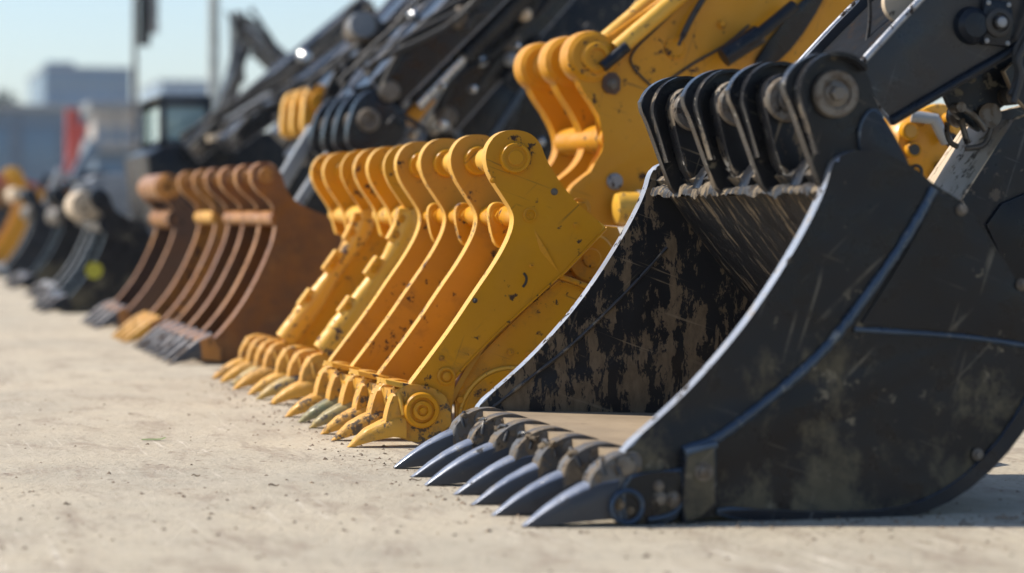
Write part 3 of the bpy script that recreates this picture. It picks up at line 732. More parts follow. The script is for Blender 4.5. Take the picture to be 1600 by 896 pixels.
def small_teeth(root, y0, n, step, s, mat, tip=None, x0=1.356):
    for k in range(n):
        y = y0+k*step
        bm = bmesh.new(); b_plate(bm, smooth(tf(YAD, s), 1), y-.035, .065, .012, 0); a = link('tooth_adapter', bm, mat, root, 45)
        cx, cz = XZ(640, 636, YA); cx, cz = 1.356+(cx-1.356)*s, cz*s
        bm = bmesh.new()
        b_tube(bm, [(cx-.022-.012*sin(u*pi), y+.045*cos(u*pi), cz-.02+.07*sin(u*pi)) for u in [i/10 for i in range(11)]], .008, 8, wob=.2)
        link('collar', bm, mat, a, 60)
        j = U(-.012, .012)
        bm = bmesh.new(); b_tooth(bm, y, [(1.356+(p[0]+j-1.356)*s, p[1]*s, max(p[2]*s, .001), p[3]*1.15) for p in yst], topn=.6)
        link('tooth', bm, tip if tip and k % 3 == 1 else mat, root, 60)

def yellow_B(Y, dys, label, w, n, lump, s=1.0):
    rt = thing('excavator_bucket', label, 'bucket', (1.7, Y, 0), 'excavator buckets lined up on the concrete')
    ex, ez = 1.356+(eyex-1.356)*s, eyez*s; nx, nz_ = 1.356+(nckx-1.356)*s, nckz*s
    for k, dy in enumerate(dys):
        if k in lump: lumpy(rt, Y+dy, s, M_YEL, M_YEL_EDGE)
        else:
            ear = [p for p in YP[:8]]+[(812, 380, 1), (880, 400, 1), (930, 372, 1)]+YP[23:]
            bm = bmesh.new(); b_plate(bm, smooth(tf(tr(ear, YA), s), 2), Y+dy, .048, .007, 1); link('ear', bm, [M_YEL, M_YEL_EDGE], rt)
        eye_pin(rt, ex, Y+dy, ez, .042*s, M_YEL)
    bm = bmesh.new(); b_shell(bm, tf(YSH, s), Y+.01, Y+w, .015, seg=8); link('back_shell', bm, M_YEL_IN, rt, 40)
    bm = bmesh.new(); b_plate(bm, smooth(tf(LOW, s), 1), Y+.03, .02, .004, 1); link('side_plate', bm, [M_YEL, M_YEL_EDGE], rt)
    lathe('torque_tube', (nx, Y+.01, nz_), [(.034, 0), (.034, w-.01)], M_YEL_EDGE, rt)
    for k in range(len(dys)-1):
        dy = (dys[k]+dys[k+1])/2-.04
        bm = bmesh.new(); b_lathe(bm, (ex, Y+dy, ez), [(.02, 0), (.034, .01), (.034, .08), (.02, .09)], seg=20); link('spacer', bm, M_YEL_EDGE, rt)
    bm = bmesh.new(); x0, z0 = XZ(610, 598, YA); x1, z1 = XZ(660, 604, YA)
    q = tf([(x0+.04, z0-.035), (x1+.03, z1-.03), (x1+.03, z1-.06), (x0+.04, z0-.06)], s)
    b_plate(bm, [(p[0], p[1]) for p in q], Y-.01, w, .008, 0); link('lip_edge', bm, M_YEL_TOOTH, rt)
    small_teeth(rt, Y+.03, n, (w-.12)/(n-1), s, M_YEL_TOOTH, M_GREEN_TIP)
    rt.location.x += .04
yellow_B(8.56, (0, .28, .52), 'middle yellow bucket with a lumpy bolted front beam, second of the yellow buckets', .62, 3, (0,))
yellow_B(9.34, (0, .36, .62), 'farther yellow bucket with lumpy front beam, standing next to the rusty brown bucket', .72, 4, (0,))

# ---- brown family
YD = 10.9
DP = [(412, 252), (396, 258), (389, 273), (398, 296), (424, 316), (434, 338), (428, 375), (412, 415), (392, 455), (371, 488), (345, 520), (328, 536), (319, 560, 1), (345, 568), (420, 556),
      (500, 500), (548, 430), (548, 370), (526, 342, 1), (495, 332), (465, 318), (448, 300), (440, 272), (430, 256)]
DPm = tr(DP, YD)
DR = tr([(412, 252), (396, 258), (389, 273), (398, 296), (424, 316), (434, 338), (428, 375), (412, 415), (392, 455), (371, 488), (345, 520), (328, 536), (319, 560, 1), (345, 568, 1), (380, 530), (420, 475), (450, 420), (468, 360), (465, 318), (448, 300), (440, 272), (430, 256)], YD)
DSH = smooth(tr([(455, 330), (500, 370), (515, 410), (495, 465), (455, 515), (405, 548), (345, 560)], YD), 2, closed=False)
dex, dez = XZ(416, 275, YD); dnx, dnz = XZ(436, 342, YD)
def brown(Y, s, mats, teethmat, label, dys, w, n, tubemat, name='excavator_bucket', big_tube=.034, ears=True, cap=False, extra=None, side=None, dx=0):
    rt = thing(name, label, 'bucket', (1.7, Y, 0), 'excavator buckets lined up on the concrete')
    T = lambda p: tf(p, s)
    for k, dy in enumerate(dys):
        bm = bmesh.new(); b_plate(bm, smooth(T(DPm if k in (0, len(dys)-1) else DR), 2), Y+dy, .075, .014, 1)
        link('side_plate' if k in (0, len(dys)-1) else 'rib_plate', bm, mats if (k == 0 or not side) else side, rt)
        if ears: eye_pin(rt, 1.356+(dex-1.356)*s, Y+dy, dez*s, .036*s, mats[1])
    # leading edge bars
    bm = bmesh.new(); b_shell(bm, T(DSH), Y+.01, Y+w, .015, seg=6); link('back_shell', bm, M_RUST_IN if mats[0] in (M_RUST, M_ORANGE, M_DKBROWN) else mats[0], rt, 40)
    lathe('torque_tube', (1.356+(dnx-1.356)*s, Y+.01, dnz*s), [(big_tube, 0), (big_tube, w)], tubemat, rt)
    if cap:
        lathe('hinge_cap', (1.356+(dex-1.356)*s, Y-.02, dez*s), [(.05, 0), (.075, .02), (.075, w-.04), (.05, w)], mats[1], rt)
    lip = tr([(312, 532, 1), (330, 524, 1), (345, 545, 1), (345, 566, 1), (316, 562, 1)], YD)
    bm = bmesh.new(); b_plate(bm, [(p[0], p[1]) for p in T(lip)], Y-.01, w, .008, 0); link('lip_edge', bm, mats[1], rt)
    tt = [(264, 569), (276, 558), (292, 544), (310, 530), (330, 520)]; tb = [(262, 571), (278, 568), (296, 564), (314, 560), (332, 558)]
    stt = [(1.356+(p[0]-1.356)*s, p[1]*s, max(p[2]*s, .001), p[3]) for p in stations(tt, tb, YD, [.010, .020, .028, .034, .038])]
    rt2 = None
    for k in range(n):
        bm = bmesh.new(); b_tooth(bm, Y+.03+k*(w-.08)/max(n-1, 1), stt, topn=.6, mat2=1); link('tooth', bm, [teethmat, M_TOOTHDK if teethmat in (M_TOOTH, M_NAVY) else teethmat], rt, 60)
    return rt
D = brown(10.9, 1.0, [M_RUST, M_RUST_EDGE], M_TOOTH, 'rusty brown ribbed bucket with grey blue teeth, just past the yellow ones', (0, .44, .93, 1.40), 1.45, 7, M_RUST_EDGE)
x, z = XZ(392, 372, YD)
E_ = brown(12.75, 1.0, [M_ORANGE, M_RUST_EDGE], M_YEL_TOOTH, 'orange brown bucket with mustard teeth left of the rusty ribbed bucket', (0, .6), .66, 4, M_YEL_TOOTH)
F_ = brown(14.3, .98, [M_DKBROWN, M_RUST_EDGE], M_TOOTH, 'dark brown open bucket with an orange cross bar, just right of the black buckets', (0, .85), .9, 4, M_ORANGE, big_tube=.055, cap=True)
M_BLKB = [M_BLACK, M_NAVY]
G_ = brown(16.6, .92, M_BLKB, M_NAVY, 'black bucket with a round yellow sticker and a pale hinge drum', (0, .6), 1.0, 3, M_NAVY, ears=False, big_tube=.06)
G_.location.x -= .13
x, z = XZ(147, 423, 16.6)
bm = bmesh.new(); b_lathe(bm, (x, 16.6-.003, z), [(.055, .002), (.055, 0), (.001, 0)], seg=28); link('sticker', bm, M_STICK, G_)
x, z = XZ(140, 322, 16.6)
lathe('hinge_drum', (x, 16.75, z), [(.07, 0), (.1, .01), (.1, .6), (.07, .61)], M_TAN, G_)
H_ = brown(19.0, .95, [M_NAVY, M_GREYP], M_NAVY, 'dark bucket directly left of the black one with the yellow sticker', (0, .6), 1.1, 3, M_PIN, ears=True, big_tube=.055)
I_ = brown(21.8, .98, M_BLKB, M_NAVY, 'black bucket second right of the farthest yellow bucket', (0, .6), 1.2, 3, M_PIN, ears=False, big_tube=.08)
J_ = brown(25.5, 1.02, [M_NAVY, M_GREYP], M_NAVY, 'navy black bucket directly right of the farthest yellow bucket', (0, .6), 1.2, 3, M_PIN, ears=False, big_tube=.08)
K_ = brown(30.0, 1.35, [M_YEL, M_YEL_EDGE], M_NAVY, 'farthest yellow bucket at the left edge of the row', (0, .7), 1.4, 3, M_TAN, ears=True, big_tube=.1)

# ------------------------------------------------------------------ yellow excavator behind
YY = 8.3
E2 = thing('excavator', 'yellow excavator arm with three round hinge ears behind the yellow buckets', 'excavator', (2.6, YY, 0), 'excavators parked behind their buckets')
YARM = [(897, 95), (900, 70), (915, 56), (938, 52), (960, 60, 1), (1062, -25), (1200, -160, 1), (1650, -160, 1), (1450, -40), (1350, 60), (1280, 120), (1180, 180), (1110, 250), (1050, 352), (945, 356),
        (905, 345), (884, 304), (900, 286), (932, 262), (949, 236), (949, 208), (932, 172), (910, 140), (899, 116)]
m = smooth(tr(YARM, YY), 1)
bm = bmesh.new(); b_plate(bm, m, YY, .06, .014, 0); link('arm_plate', bm, [M_YEL, M_YEL_EDGE], E2)
mb2 = smooth(tr([(1000, 100), (1062, -25), (1200, -160, 1), (1650, -160, 1), (1450, -40), (1350, 60), (1280, 120), (1180, 180), (1110, 250), (1050, 352), (1010, 340)], YY), 1)
bm = bmesh.new(); b_plate(bm, mb2, YY+.5, .03, .008, 1); link('arm_plate', bm, [M_YEL, M_YEL_EDGE], E2)
EARC = [(897, 95), (900, 70), (915, 56), (940, 52), (962, 66), (972, 95), (968, 150), (985, 200), (990, 250), (975, 300), (930, 312), (884, 304), (900, 286), (932, 262), (949, 236), (949, 208), (932, 172), (910, 140), (899, 116)]
for dy in (.28, .62):
    bm = bmesh.new(); b_plate(bm, smooth(tr(EARC, YY), 2), YY+dy, .08, .02, 0); link('hinge_ear', bm, [M_YEL, M_YEL_EDGE], E2)
x, z = XZ(930, 90, YY)
for dy in (0, .28, .62):
    lathe('hinge_boss', (x, YY+dy, z), [(.06, .16), (.06, .06), (.055, -.02), (.045, -.03), (.03, -.03), (.028, -.02), (.001, -.02)], M_YEL, E2)
for dy in (0, .28, .62):
    lathe('hinge_ring', (x-.012, YY+dy-.015, z+.002), [(.07, .0), (.086, .012), (.09, .04), (.09, .1), (.08, .12), (.07, .12)], M_YEL, E2, seg=40)
lathe('hinge_pin', (x, YY, z), [(.03, 0), (.03, .65)], M_YEL_EDGE, E2)
x, z = XZ(965, 215, YY); lathe('cross_tube', (x, YY+.02, z), [(.05, 0), (.05, .6)], M_YEL, E2)
# round top tubes
for dy, a, b in ((-.01, (962, 78), (1230, -150)), (.33, (960, 78), (1230, -150))):
    xa, za = XZ(*a, YY); xb, zb = XZ(*b, YY)
    bm = bmesh.new(); b_tube(bm, [(xa, YY+dy, za), (xb, YY+dy, zb)], .03, 20); link('top_tube', bm, M_YEL_EDGE, E2, 60)
# dark hose, bolts, stain plate, hydraulic pieces
bm = bmesh.new(); b_tube(bm, pathY([(1068, 2), (1030, 40), (985, 82), (984, 104), (1024, 142)], YY, y=YY-.006), .004, 8); link('hose', bm, M_RUBBER, E2)
bm = bmesh.new(); b_tube(bm, pathY([(1056, 72), (1075, 30), (1100, -10)], YY, y=YY-.03), lambda t: .011 if t > .12 else .006, 10); link('hydraulic_hose', bm, M_RUBBER, E2)
bm = bmesh.new(); b_tube(bm, pathY([(937, 106), (975, 74)], YY, y=YY-.035), .02, 14); link('hydraulic_fitting', bm, M_NAVY, E2)
x, z = XZ(955, 131, YY)
bm = bmesh.new(); b_plate(bm, smooth([(x-.035, z-.03), (x+.03, z-.04), (x+.03, z+.035), (x-.03, z+.04)], 1), YY-.01, .014, .003, 0); link('stained_bracket', bm, M_DKBROWN, E2)
bm = bmesh.new(); b_bolt(bm, (x, YY-.012, z), .013, .014); link('bracket_bolt', bm, M_PIN, E2)
x, z = XZ(960, 284, YY); lathe('side_bolt', (x, YY, z), [(.028, 0), (.028, -.008), (.02, -.014), (.001, -.014)], M_GREYP, E2)
x, z = XZ(1056, 75, YY); lathe('port_ring', (x, YY, z), [(.04, .004), (.04, -.006), (.032, -.008), (.028, -.004), (.001, -.004)], M_YEL, E2)
bm = bmesh.new(); b_plate(bm, smooth(tr([(1172, 104), (1205, 56), (1262, -12), (1300, -30), (1262, 40), (1222, 92), (1192, 110)], YY), 1), YY-.02, .03, .006, 0); link('dark_gap_sheet', bm, M_BOOM, E2)  # dark sheet standing in for the shadowy gap between arm parts
x, z = XZ(1127, 38, YY); bm = bmesh.new(); b_bolt(bm, (x, YY, z), .012, .02); link('arm_bolt', bm, M_YEL, E2)
xa, za = XZ(950, 326, YY); xb, zb = XZ(1040, 326, YY)
bm = bmesh.new(); b_lathe(bm, (xa, YY-.06, za), [(.02, 0), (.05, .01), (.055, .03), (.055, xb-xa)], axis='X', seg=28); cy = link('cylinder_barrel', bm, M_YEL_EDGE, E2)
bm = bmesh.new(); b_lathe(bm, (xa+.085, YY-.06, za), [(.05, 0), (.062, 0), (.062, .022), (.05, .022)], axis='X', seg=28); link('strap', bm, M_GREYP, cy)
# seam line and raised lower arm
bm = bmesh.new(); b_tube(bm, pathY([(1012, 150), (1080, 100), (1130, 74), (1170, 40)], YY, y=YY-.003), .005, 8); link('seam', bm, M_RUBBER, E2)
xa, za = XZ(1120, 92, YY); xb, zb = XZ(1230, 20, YY)
bm = bmesh.new(); b_tube(bm, [(xa, YY-.07, za), ((xa+xb)/2, YY-.07, (za+zb)/2)], .035, 16); b_tube(bm, [((xa+xb)/2, YY-.07, (za+zb)/2), (xb, YY-.07, zb+.02)], .022, 16)
link('hydraulic_cylinder', bm, M_NAVY, E2, 60)
# round cast housing visible under the black arm
YH = 7.6
x, z = XZ(1440, 232, YH)
H2 = thing('hydraulic_motor', 'round yellow cast housing with bolt holes glimpsed below the black arm', 'machine part', (x, YH, z-.15))
lathe('housing', (x, YH, z), [(.06, -.05), (.1, -.04), (.125, 0), (.13, .12), (.1, .2)], M_YEL, H2, seg=40)
lathe('flange', (x+.07, YH+.02, z+.0), [(.11, -.02), (.14, -.02), (.145, .0), (.145, .05), (.12, .05)], M_YEL_EDGE, H2, seg=40)
for a in range(8):
    an = a*pi/4+.3
    bm = bmesh.new(); b_lathe(bm, (x+.085*cos(an), YH-.046, z+.085*sin(an)), [(.02, .005), (.024, -.004), (.014, -.006), (.013, .004), (.001, .004)], seg=18)
    link('port', bm, M_RUBBER if a in (5, 0) else M_YEL, H2)
for px, py, rr, mm in ((1430, 234, .017, M_RUBBER), (1424, 205, .02, M_YEL_IN), (1487, 186, .014, M_DKBROWN), (1475, 262, .014, M_YEL_IN)):
    hx, hz_ = XZ(px, py, YH-.08)
    bm = bmesh.new(); b_lathe(bm, (hx, YH-.075, hz_), [(rr*1.5, .03), (rr*1.5, 0), (rr*1.35, -.004), (rr*1.1, 0)], seg=20); pt_ = link('port_rim', bm, M_YEL, H2)
    bm = bmesh.new(); b_lathe(bm, (hx, YH-.077, hz_), [(rr, .01), (rr, 0), (.001, 0)], seg=20); link('port_hole', bm, mm, pt_)
bm = bmesh.new(); b_tube(bm, [(x-.07, YH-.08, z+.1), (x, YH-.1, z+.09), (x+.05, YH-.08, z+.02)], .02, 12); link('hose', bm, M_GREYP, H2)

# ------------------------------------------------------------------ dark machines further back
def bar(bm, a, b, Y, y0, wid, thick_px, taper=1.0, mat=0, bev=.01, emat=None):
    xa, za = XZ(*a, Y); xb, zb = XZ(*b, Y); d = Vector((xb-xa, zb-za)); d.normalize(); n = Vector((-d.y, d.x)); h = thick_px*M(a[0], Y)/2
    pts = [(xa-n.x*h, za-n.y*h), (xb-n.x*h*taper, zb-n.y*h*taper), (xb+n.x*h*taper, zb+n.y*h*taper), (xa+n.x*h, za+n.y*h)]
    b_plate(bm, pts, y0, wid, bev, mat if emat is None else emat, mat)
def boom(root, a, b, Y, wid, th, mats, taper=1.2, cyl=True, nm='boom'):
    """boom: bright-edged side plates with an inner box, a cylinder with chrome rod, hoses and pin bosses"""
    bm = bmesh.new(); bar(bm, a, b, Y, Y, .03, th, taper, emat=1); bar(bm, a, b, Y, Y+wid, .03, th, taper, emat=1); bar(bm, a, b, Y, Y+.03, wid-.03, th*.86, taper, bev=0)
    p = link(nm, bm, [mats[0], M_BOOMEDGE], root)
    xa, za = XZ(*a, Y); xb, zb = XZ(*b, Y); d = Vector((xb-xa, 0, zb-za)); n = Vector((-d.z, 0, d.x)).normalized(); h = th*M(a[0], Y)/2
    if cyl:
        o_ = Vector((xa, Y+wid*.5, za))-n*(h*1.9)
        bm = bmesh.new(); b_tube(bm, [o_+d*.12, o_+d*.5], .035, 14); link('cylinder_rod', bm, M_CHROME, root, 60)
        bm = bmesh.new(); b_tube(bm, [o_+d*.45, o_+d*.95], .065, 16); b_tube(bm, [o_+d*.44, o_+d*.47], .075, 16); link('cylinder_barrel', bm, mats[0], root, 60)
    bm = bmesh.new()
    for q in range(3):
        b_tube(bm, [Vector((xa, Y-.02-.03*q, za))+d*t+n*(h*.3+.08*sin(t*5+q)+q*.03) for t in [i/10 for i in range(11)]], .014, 8)
    link_each('hose', bm, M_RUBBER, root, 60)
    for t in (.03, .5, .97):
        c = Vector((xa, Y, za))+d*t
        lathe('pin', (c.x, c.y, c.z), [(h*.55, .02), (h*.55, -.03), (h*.4, -.04), (h*.2, -.04)], M_PIN, root, seg=24)
# machine 3: black, with four pinned ears
Y3 = 11.6
E3 = thing('excavator', 'black excavator with a row of four pinned black ears above the yellow buckets', 'excavator', (4, Y3, 0), 'excavators parked behind their buckets')
ear3 = [(560, 150), (590, 135), (622, 150), (640, 190), (625, 232), (585, 245), (540, 232), (545, 190)]
for k, dy in enumerate((0, .32, .62, .95)):
    bm = bmesh.new(); b_plate(bm, smooth(tr(ear3, Y3), 2), Y3+dy, .07, .014, 1); link('hinge_ear', bm, [M_BOOM, M_NAVY], E3)
    x, z = XZ(575, 188, Y3); lathe('pin', (x, Y3+dy, z), [(.055, .02), (.055, -.02), (.045, -.03), (.03, -.03), (.028, -.015), (.001, -.015)], M_PIN, E3)
x, z = XZ(580, 200, Y3); lathe('cross_tube', (x+.05, Y3, z), [(.1, .02), (.1, .95)], M_NAVY, E3)
boom(E3, (600, 150), (830, -90), Y3, .5, 62, [M_BOOM], 1.3)
boom(E3, (560, 160), (800, -150), Y3+.9, .35, 34, [M_BOOM], 1.2, nm='stick')
boom(E3, (690, 190), (900, -60), Y3+.4, .5, 60, [M_BOOM], 1.3, cyl=False, nm='stick')
# body
bm = bmesh.new()
b_plate(bm, smooth(tr([(690, 60), (760, 10), (1150, -60, 1), (1150, 330, 1), (650, 330, 1), (660, 200), (700, 150)], Y3+1.0), 1), Y3+1.0, 1.6, .03, 0); link('body', bm, M_BLACK, E3)
x, z = XZ(803, 68, Y3+.8); bm = bmesh.new(); b_lathe(bm, (x, Y3+.85, z), [(.085, .1), (.085, 0), (.07, -.03), (.001, -.04)], seg=28); link('round_lamp', bm, M_GREYP, E3)
bm = bmesh.new(); b_plate(bm, smooth(tr([(700, 130), (755, 118), (820, 150), (800, 215), (735, 225), (705, 190)], Y3+.9), 1), Y3+.9, .1, .02, 0); link('side_cover', bm, M_NAVY, E3)
for q in range(7):
    px, py = 640+q*34, 165-q*9
    p = [(px, py), (px+18+q*3, py-42), (px+55, py-66)]
    bm = bmesh.new(); b_tube(bm, pathY(p, Y3+.5, y=Y3+.55-.05*q), .02, 10); link('hose', bm, M_RUBBER if q % 2 else M_NAVY, E3)
bm = bmesh.new(); bar(bm, (640, 190), (672, 150), Y3+.3, Y3+.3, .15, 24); link('yellow_bracket', bm, M_YEL, E3)
bm = bmesh.new(); bar(bm, (655, 215), (720, 100), Y3+.2, Y3+.35, .04, 14); link('grey_strut', bm, M_GREYP, E3)
bm = bmesh.new(); bar(bm, (760, 230), (720, 160), Y3+.2, Y3+.6, .04, 12); bar(bm, (790, 230), (860, 120), Y3+.2, Y3+.6, .04, 12); link_each('strut', bm, M_WELD, E3)
bm = bmesh.new(); bar(bm, (470, 330), (560, 190), Y3+.6, Y3+.75, .1, 16); bar(bm, (440, 300), (500, 200), Y3+1, Y3+1.1, .1, 22); link_each('lower_strut', bm, M_GREYP, E3)
rg = random.Random(11)  # random fittings and hoses, added to give the dark machine glints
for q in range(22):
    px, py = rg.uniform(600, 880), rg.uniform(5, 225)
    if rg.random() < .5:
        x, z = XZ(px, py, Y3+.1); rr = rg.uniform(.012, .035)
        bm = bmesh.new(); b_lathe(bm, (x, Y3-.06+rg.uniform(0, .5), z), [(rr, .04), (rr, 0), (rr*.7, -.01), (rr*.5, -.02), (.001, -.022)], seg=16)
        link('glint_fitting', bm, rg.choice((M_CHROME, M_GREYP, M_PIN, M_TAN)), E3)
    else:
        dx, dy_ = rg.uniform(30, 80), rg.uniform(-90, 10)
        bm = bmesh.new(); b_tube(bm, pathY([(px, py), (px+dx*.3, py+dy_*.1-20), (px+dx, py+dy_)], Y3, y=Y3-.1+rg.uniform(0, .5)), rg.uniform(.008, .02), 8)
        link('hose', bm, rg.choice((M_RUBBER, M_BOOMEDGE, M_NAVY)), E3)
# machine 4: black with yellow hitch
Y4 = 13.6
E4 = thing('excavator', 'black excavator whose boom ends in a bright yellow three eared hitch', 'excavator', (4.4, Y4, 0), 'excavators parked behind their buckets')
ear4 = [(478, 140), (500, 130), (522, 140), (526, 168), (512, 196), (490, 214), (472, 206), (474, 176)]
for dy in (0, .34, .66):
    bm = bmesh.new(); b_plate(bm, smooth(tr(ear4, Y4), 2), Y4+dy, .12, .014, 1); link('hitch_ear', bm, [M_YEL, M_YEL_EDGE], E4)
x, z = XZ(500, 158, Y4); lathe('hitch_pin', (x, Y4-.03, z), [(.05, 0), (.06, .01), (.06, .85), (.04, .86)], M_YEL, E4)
boom(E4, (505, 165), (720, -60), Y4, .5, 36, [M_BOOM], 1.4)
boom(E4, (455, 215), (690, -40), Y4+1.2, .5, 36, [M_BOOM], 1.3)
boom(E4, (470, 250), (560, 130), Y4+1.0, .3, 30, [M_BOOM], 1.0, cyl=False, nm='link')
x, z = XZ(570, 45, Y4); bm = bmesh.new(); b_lathe(bm, (x, Y4-.1, z), [(.06, 0), (.085, .03), (.085, .3), (.06, .34)], seg=24); link('joint_drum', bm, M_PIN, E4)
x, z = XZ(556, 42, Y4); bm = bmesh.new(); b_lathe(bm, (x, Y4-.2, z), [(.07, 0), (.07, .06), (.001, .06)], seg=20); link('joint_cap', bm, M_GREYP, E4)
# machine 5: dark machine with cab
Y5 = 19
E5 = thing('excavator', 'dark excavator with a pale green glazed cab at left of the booms', 'excavator', (3.6, Y5, 0), 'excavators parked behind their buckets')
boom(E5, (300, 240), (585, 10), Y5, .5, 36, [M_BOOM], 1.2, cyl=False)
boom(E5, (360, 225), (590, 55), Y5-1.6, .4, 30, [M_BOOM], 1.2, cyl=False)
bm = bmesh.new()
b_plate(bm, smooth(tr([(238, 240, 1), (270, 222), (420, 205), (560, 190, 1), (600, 345, 1), (250, 345, 1)], Y5), 1), Y5+.4, 1.6, .05, 0); link('body', bm, M_BLACK, E5)
bm = bmesh.new()
fr = tr([(262, 152), (345, 152), (352, 225), (262, 228)], Y5)
x0, x1 = fr[0][0], fr[1][0]; z1, z0 = fr[0][1], fr[3][1]
for (a, b, c, d) in ((x0, x0+.05, z0, z1), (x1-.05, x1, z0, z1), (x0, x1, z1-.05, z1+.02), (x0, x1, z0, z0+.06)):
    b_box(bm, a, b, Y5+.5, Y5+.56, c, d); b_box(bm, a, b, Y5+1.7, Y5+1.76, c, d)
b_box(bm, x0, x1, Y5+.5, Y5+1.76, z1+.021, z1+.04)
cabf = link('cab', bm, M_NAVYHAZE, E5)
gm, gnt, gbs = newmat('cab_glass'); gbs.inputs['Base Color'].default_value = (.5, .68, .66, 1); gbs.inputs['Roughness'].default_value = .1; gbs.inputs['Transmission Weight'].default_value = .35
bm = bmesh.new(); b_box(bm, x0+.05, x1-.05, Y5+.52, Y5+.54, z0+.06, z1-.05); link('window', bm, gm, cabf)
bm = bmesh.new(); b_box(bm, x0+.02, x0+.03, Y5+.56, Y5+1.7, z0+.06, z1-.05); link('window', bm, gm, cabf)
bm = bmesh.new()
for k in range(2):
    yy = Y5+.5+k*1.3
    pts = tr([(245, 342), (262, 318), (560, 318), (585, 342), (575, 362), (255, 362)], Y5)
    b_plate(bm, smooth(pts, 2), yy, .35, .03, 0)
link_each('track', bm, M_RUBBER, E5)
# pale pieces lying on the body
bm = bmesh.new(); bar(bm, (360, 195), (430, 150), Y5-.5, Y5-.4, .15, 18); link('grey_cover', bm, M_GREYP, E5)
bm = bmesh.new(); bar(bm, (330, 216), (385, 206), Y5-.5, Y5-.4, .15, 10); link('tan_cover', bm, M_TAN, E5)
for px, py in ((467, 92), (490, 108)):
    x, z = XZ(px, py, Y5); bm = bmesh.new(); b_lathe(bm, (x, Y5-.2, z), [(.05, 0), (.05, -.06), (.03, -.09), (.001, -.09)], seg=20); link('work_lamp', bm, M_CHROME if px < 480 else M_RUST, E5)
# machine 6: distant folded arm
Y6 = 27
E6 = thing('excavator', 'distant excavator arm folded to a peak against the sky', 'excavator', (4, Y6, 0), 'excavators parked behind their buckets')
boom(E6, (377, 130), (371, 18), Y6, .4, 15, [M_BLACK], .6, cyl=False, nm='stick')
boom(E6, (352, 200), (382, 70), Y6-.3, .5, 20, [M_NAVY], .8, cyl=False, nm='linkage')
boom(E6, (376, 28), (462, 112), Y6, .4, 18, [M_GREYP], 1.5, cyl=True)
boom(E6, (462, 112), (560, 240), Y6, .5, 30, [M_GREYP], 1.2, cyl=False)
bm = bmesh.new(); b_plate(bm, [(a, b) for a, b in tr([(330, 235), (620, 235), (640, 352), (320, 352)], Y6)], Y6+.2, 2, .05, 0); link('body', bm, M_BLACK, E6)

# ------------------------------------------------------------------ poles, far structures
def pole(Y, px, rpx, top, label, panel=None, matp=M_GREYP):
    x, _ = XZ(px, HOR, Y); r = rpx*M(px, Y)
    rt = thing('street_lamp', label, 'street lamp', (x, Y, 0), 'tall poles behind the row')
    lathe('pole', (x, Y, 0), [(r*1.5, 0), (r*1.5, .3), (r, .35), (r*.7, top)], matp, rt, axis='Z', seg=16)
    bm = bmesh.new(); b_tube(bm, [(x, Y, top-.1), (x+.3, Y, top+.25), (x+1.2, Y, top+.35)], .05, 10); link('arm', bm, matp, rt)
    bm = bmesh.new(); b_box(bm, x+1.0, x+1.7, Y-.12, Y+.12, top+.28, top+.38, .02); link('lamp_head', bm, M_GREYP, rt)
    if panel:
        (ax, az), (bx, bz) = XZ(panel[0], panel[1], Y), XZ(panel[2], panel[3], Y)
        bm = bmesh.new(); b_box(bm, ax, bx, Y-.3, Y-.2, bz, az, .02); pn = link('panel', bm, M_BLACK, rt)
        bm = bmesh.new(); b_box(bm, bx, bx+(bx-ax)*.7, Y-.28, Y-.22, bz+.2, az, .02); link('panel_flap', bm, M_GREYP, rt)
    return rt
M_POLE = paint('pale_pole_paint', (.4, .45, .43), (.46, .5, .48), .5)
pole(42, 211, 4.6, 8.5, 'thin grey pole with a long dark hanging panel', (214, -60, 232, 74), M_PIN)
pole(38, 334, 10, 8.0, 'thicker pale grey pole standing right of the panelled one', None, M_POLE)

def wall_mat(name, c1, c2, sx, sz, rough=.5):
    m, nt, bs = newmat(name)
    tc = nt.nodes.new('ShaderNodeTexCoord'); br = nt.nodes.new('ShaderNodeTexBrick')
    mp = nt.nodes.new('ShaderNodeMapping'); mp.inputs['Rotation'].default_value = (pi/2, 0, 0)
    nt.links.new(tc.outputs['Object'], mp.inputs[0]); nt.links.new(mp.outputs[0], br.inputs['Vector'])
    br.offset = 0; br.inputs['Scale'].default_value = 1; br.inputs['Brick Width'].default_value = sx; br.inputs['Row Height'].default_value = sz
    br.inputs['Mortar Size'].default_value = .12; br.inputs['Color1'].default_value = (*c1, 1); br.inputs['Color2'].default_value = (*[v*1.2 for v in c1], 1); br.inputs['Mortar'].default_value = (*c2, 1)
    nt.links.new(br.outputs[0], bs.inputs['Base Color']); bs.inputs['Roughness'].default_value = rough
    return m
def block(name, cat, label, px0, px1, py, Y, depth, mat, group=None, windows=None, wmat=None, roof=None):
    x0, z1 = XZ(px0, py, Y); x1, _ = XZ(px1, py, Y)
    rt = thing(name, label, cat, ((x0+x1)/2, Y, 0), group)
    bm = bmesh.new(); b_box(bm, x0, x1, Y, Y+depth, 0, z1, .05); link('wall', bm, mat, rt)
    bm = bmesh.new(); b_box(bm, x0-.2, x1+.2, Y-.2, Y+depth+.2, z1+.003, z1+.35, .05); link('roof', bm, M_GREYP, rt)
    if windows:
        nx, nzn = windows; wx = (x1-x0)/nx; wz = z1/nzn
        for i in range(nx):
            for j in range(nzn):
                bm = bmesh.new(); b_box(bm, x0+wx*(i+.15), x0+wx*(i+.85), Y-.06, Y+.02, wz*(j+.25), wz*(j+.85), .01); link('window', bm, wmat or gm2, rt)
    return rt
gm2, _n, _b = newmat('blue_window_glass'); _b.inputs['Base Color'].default_value = (.10, .17, .25, 1); _b.inputs['Roughness'].default_value = .12
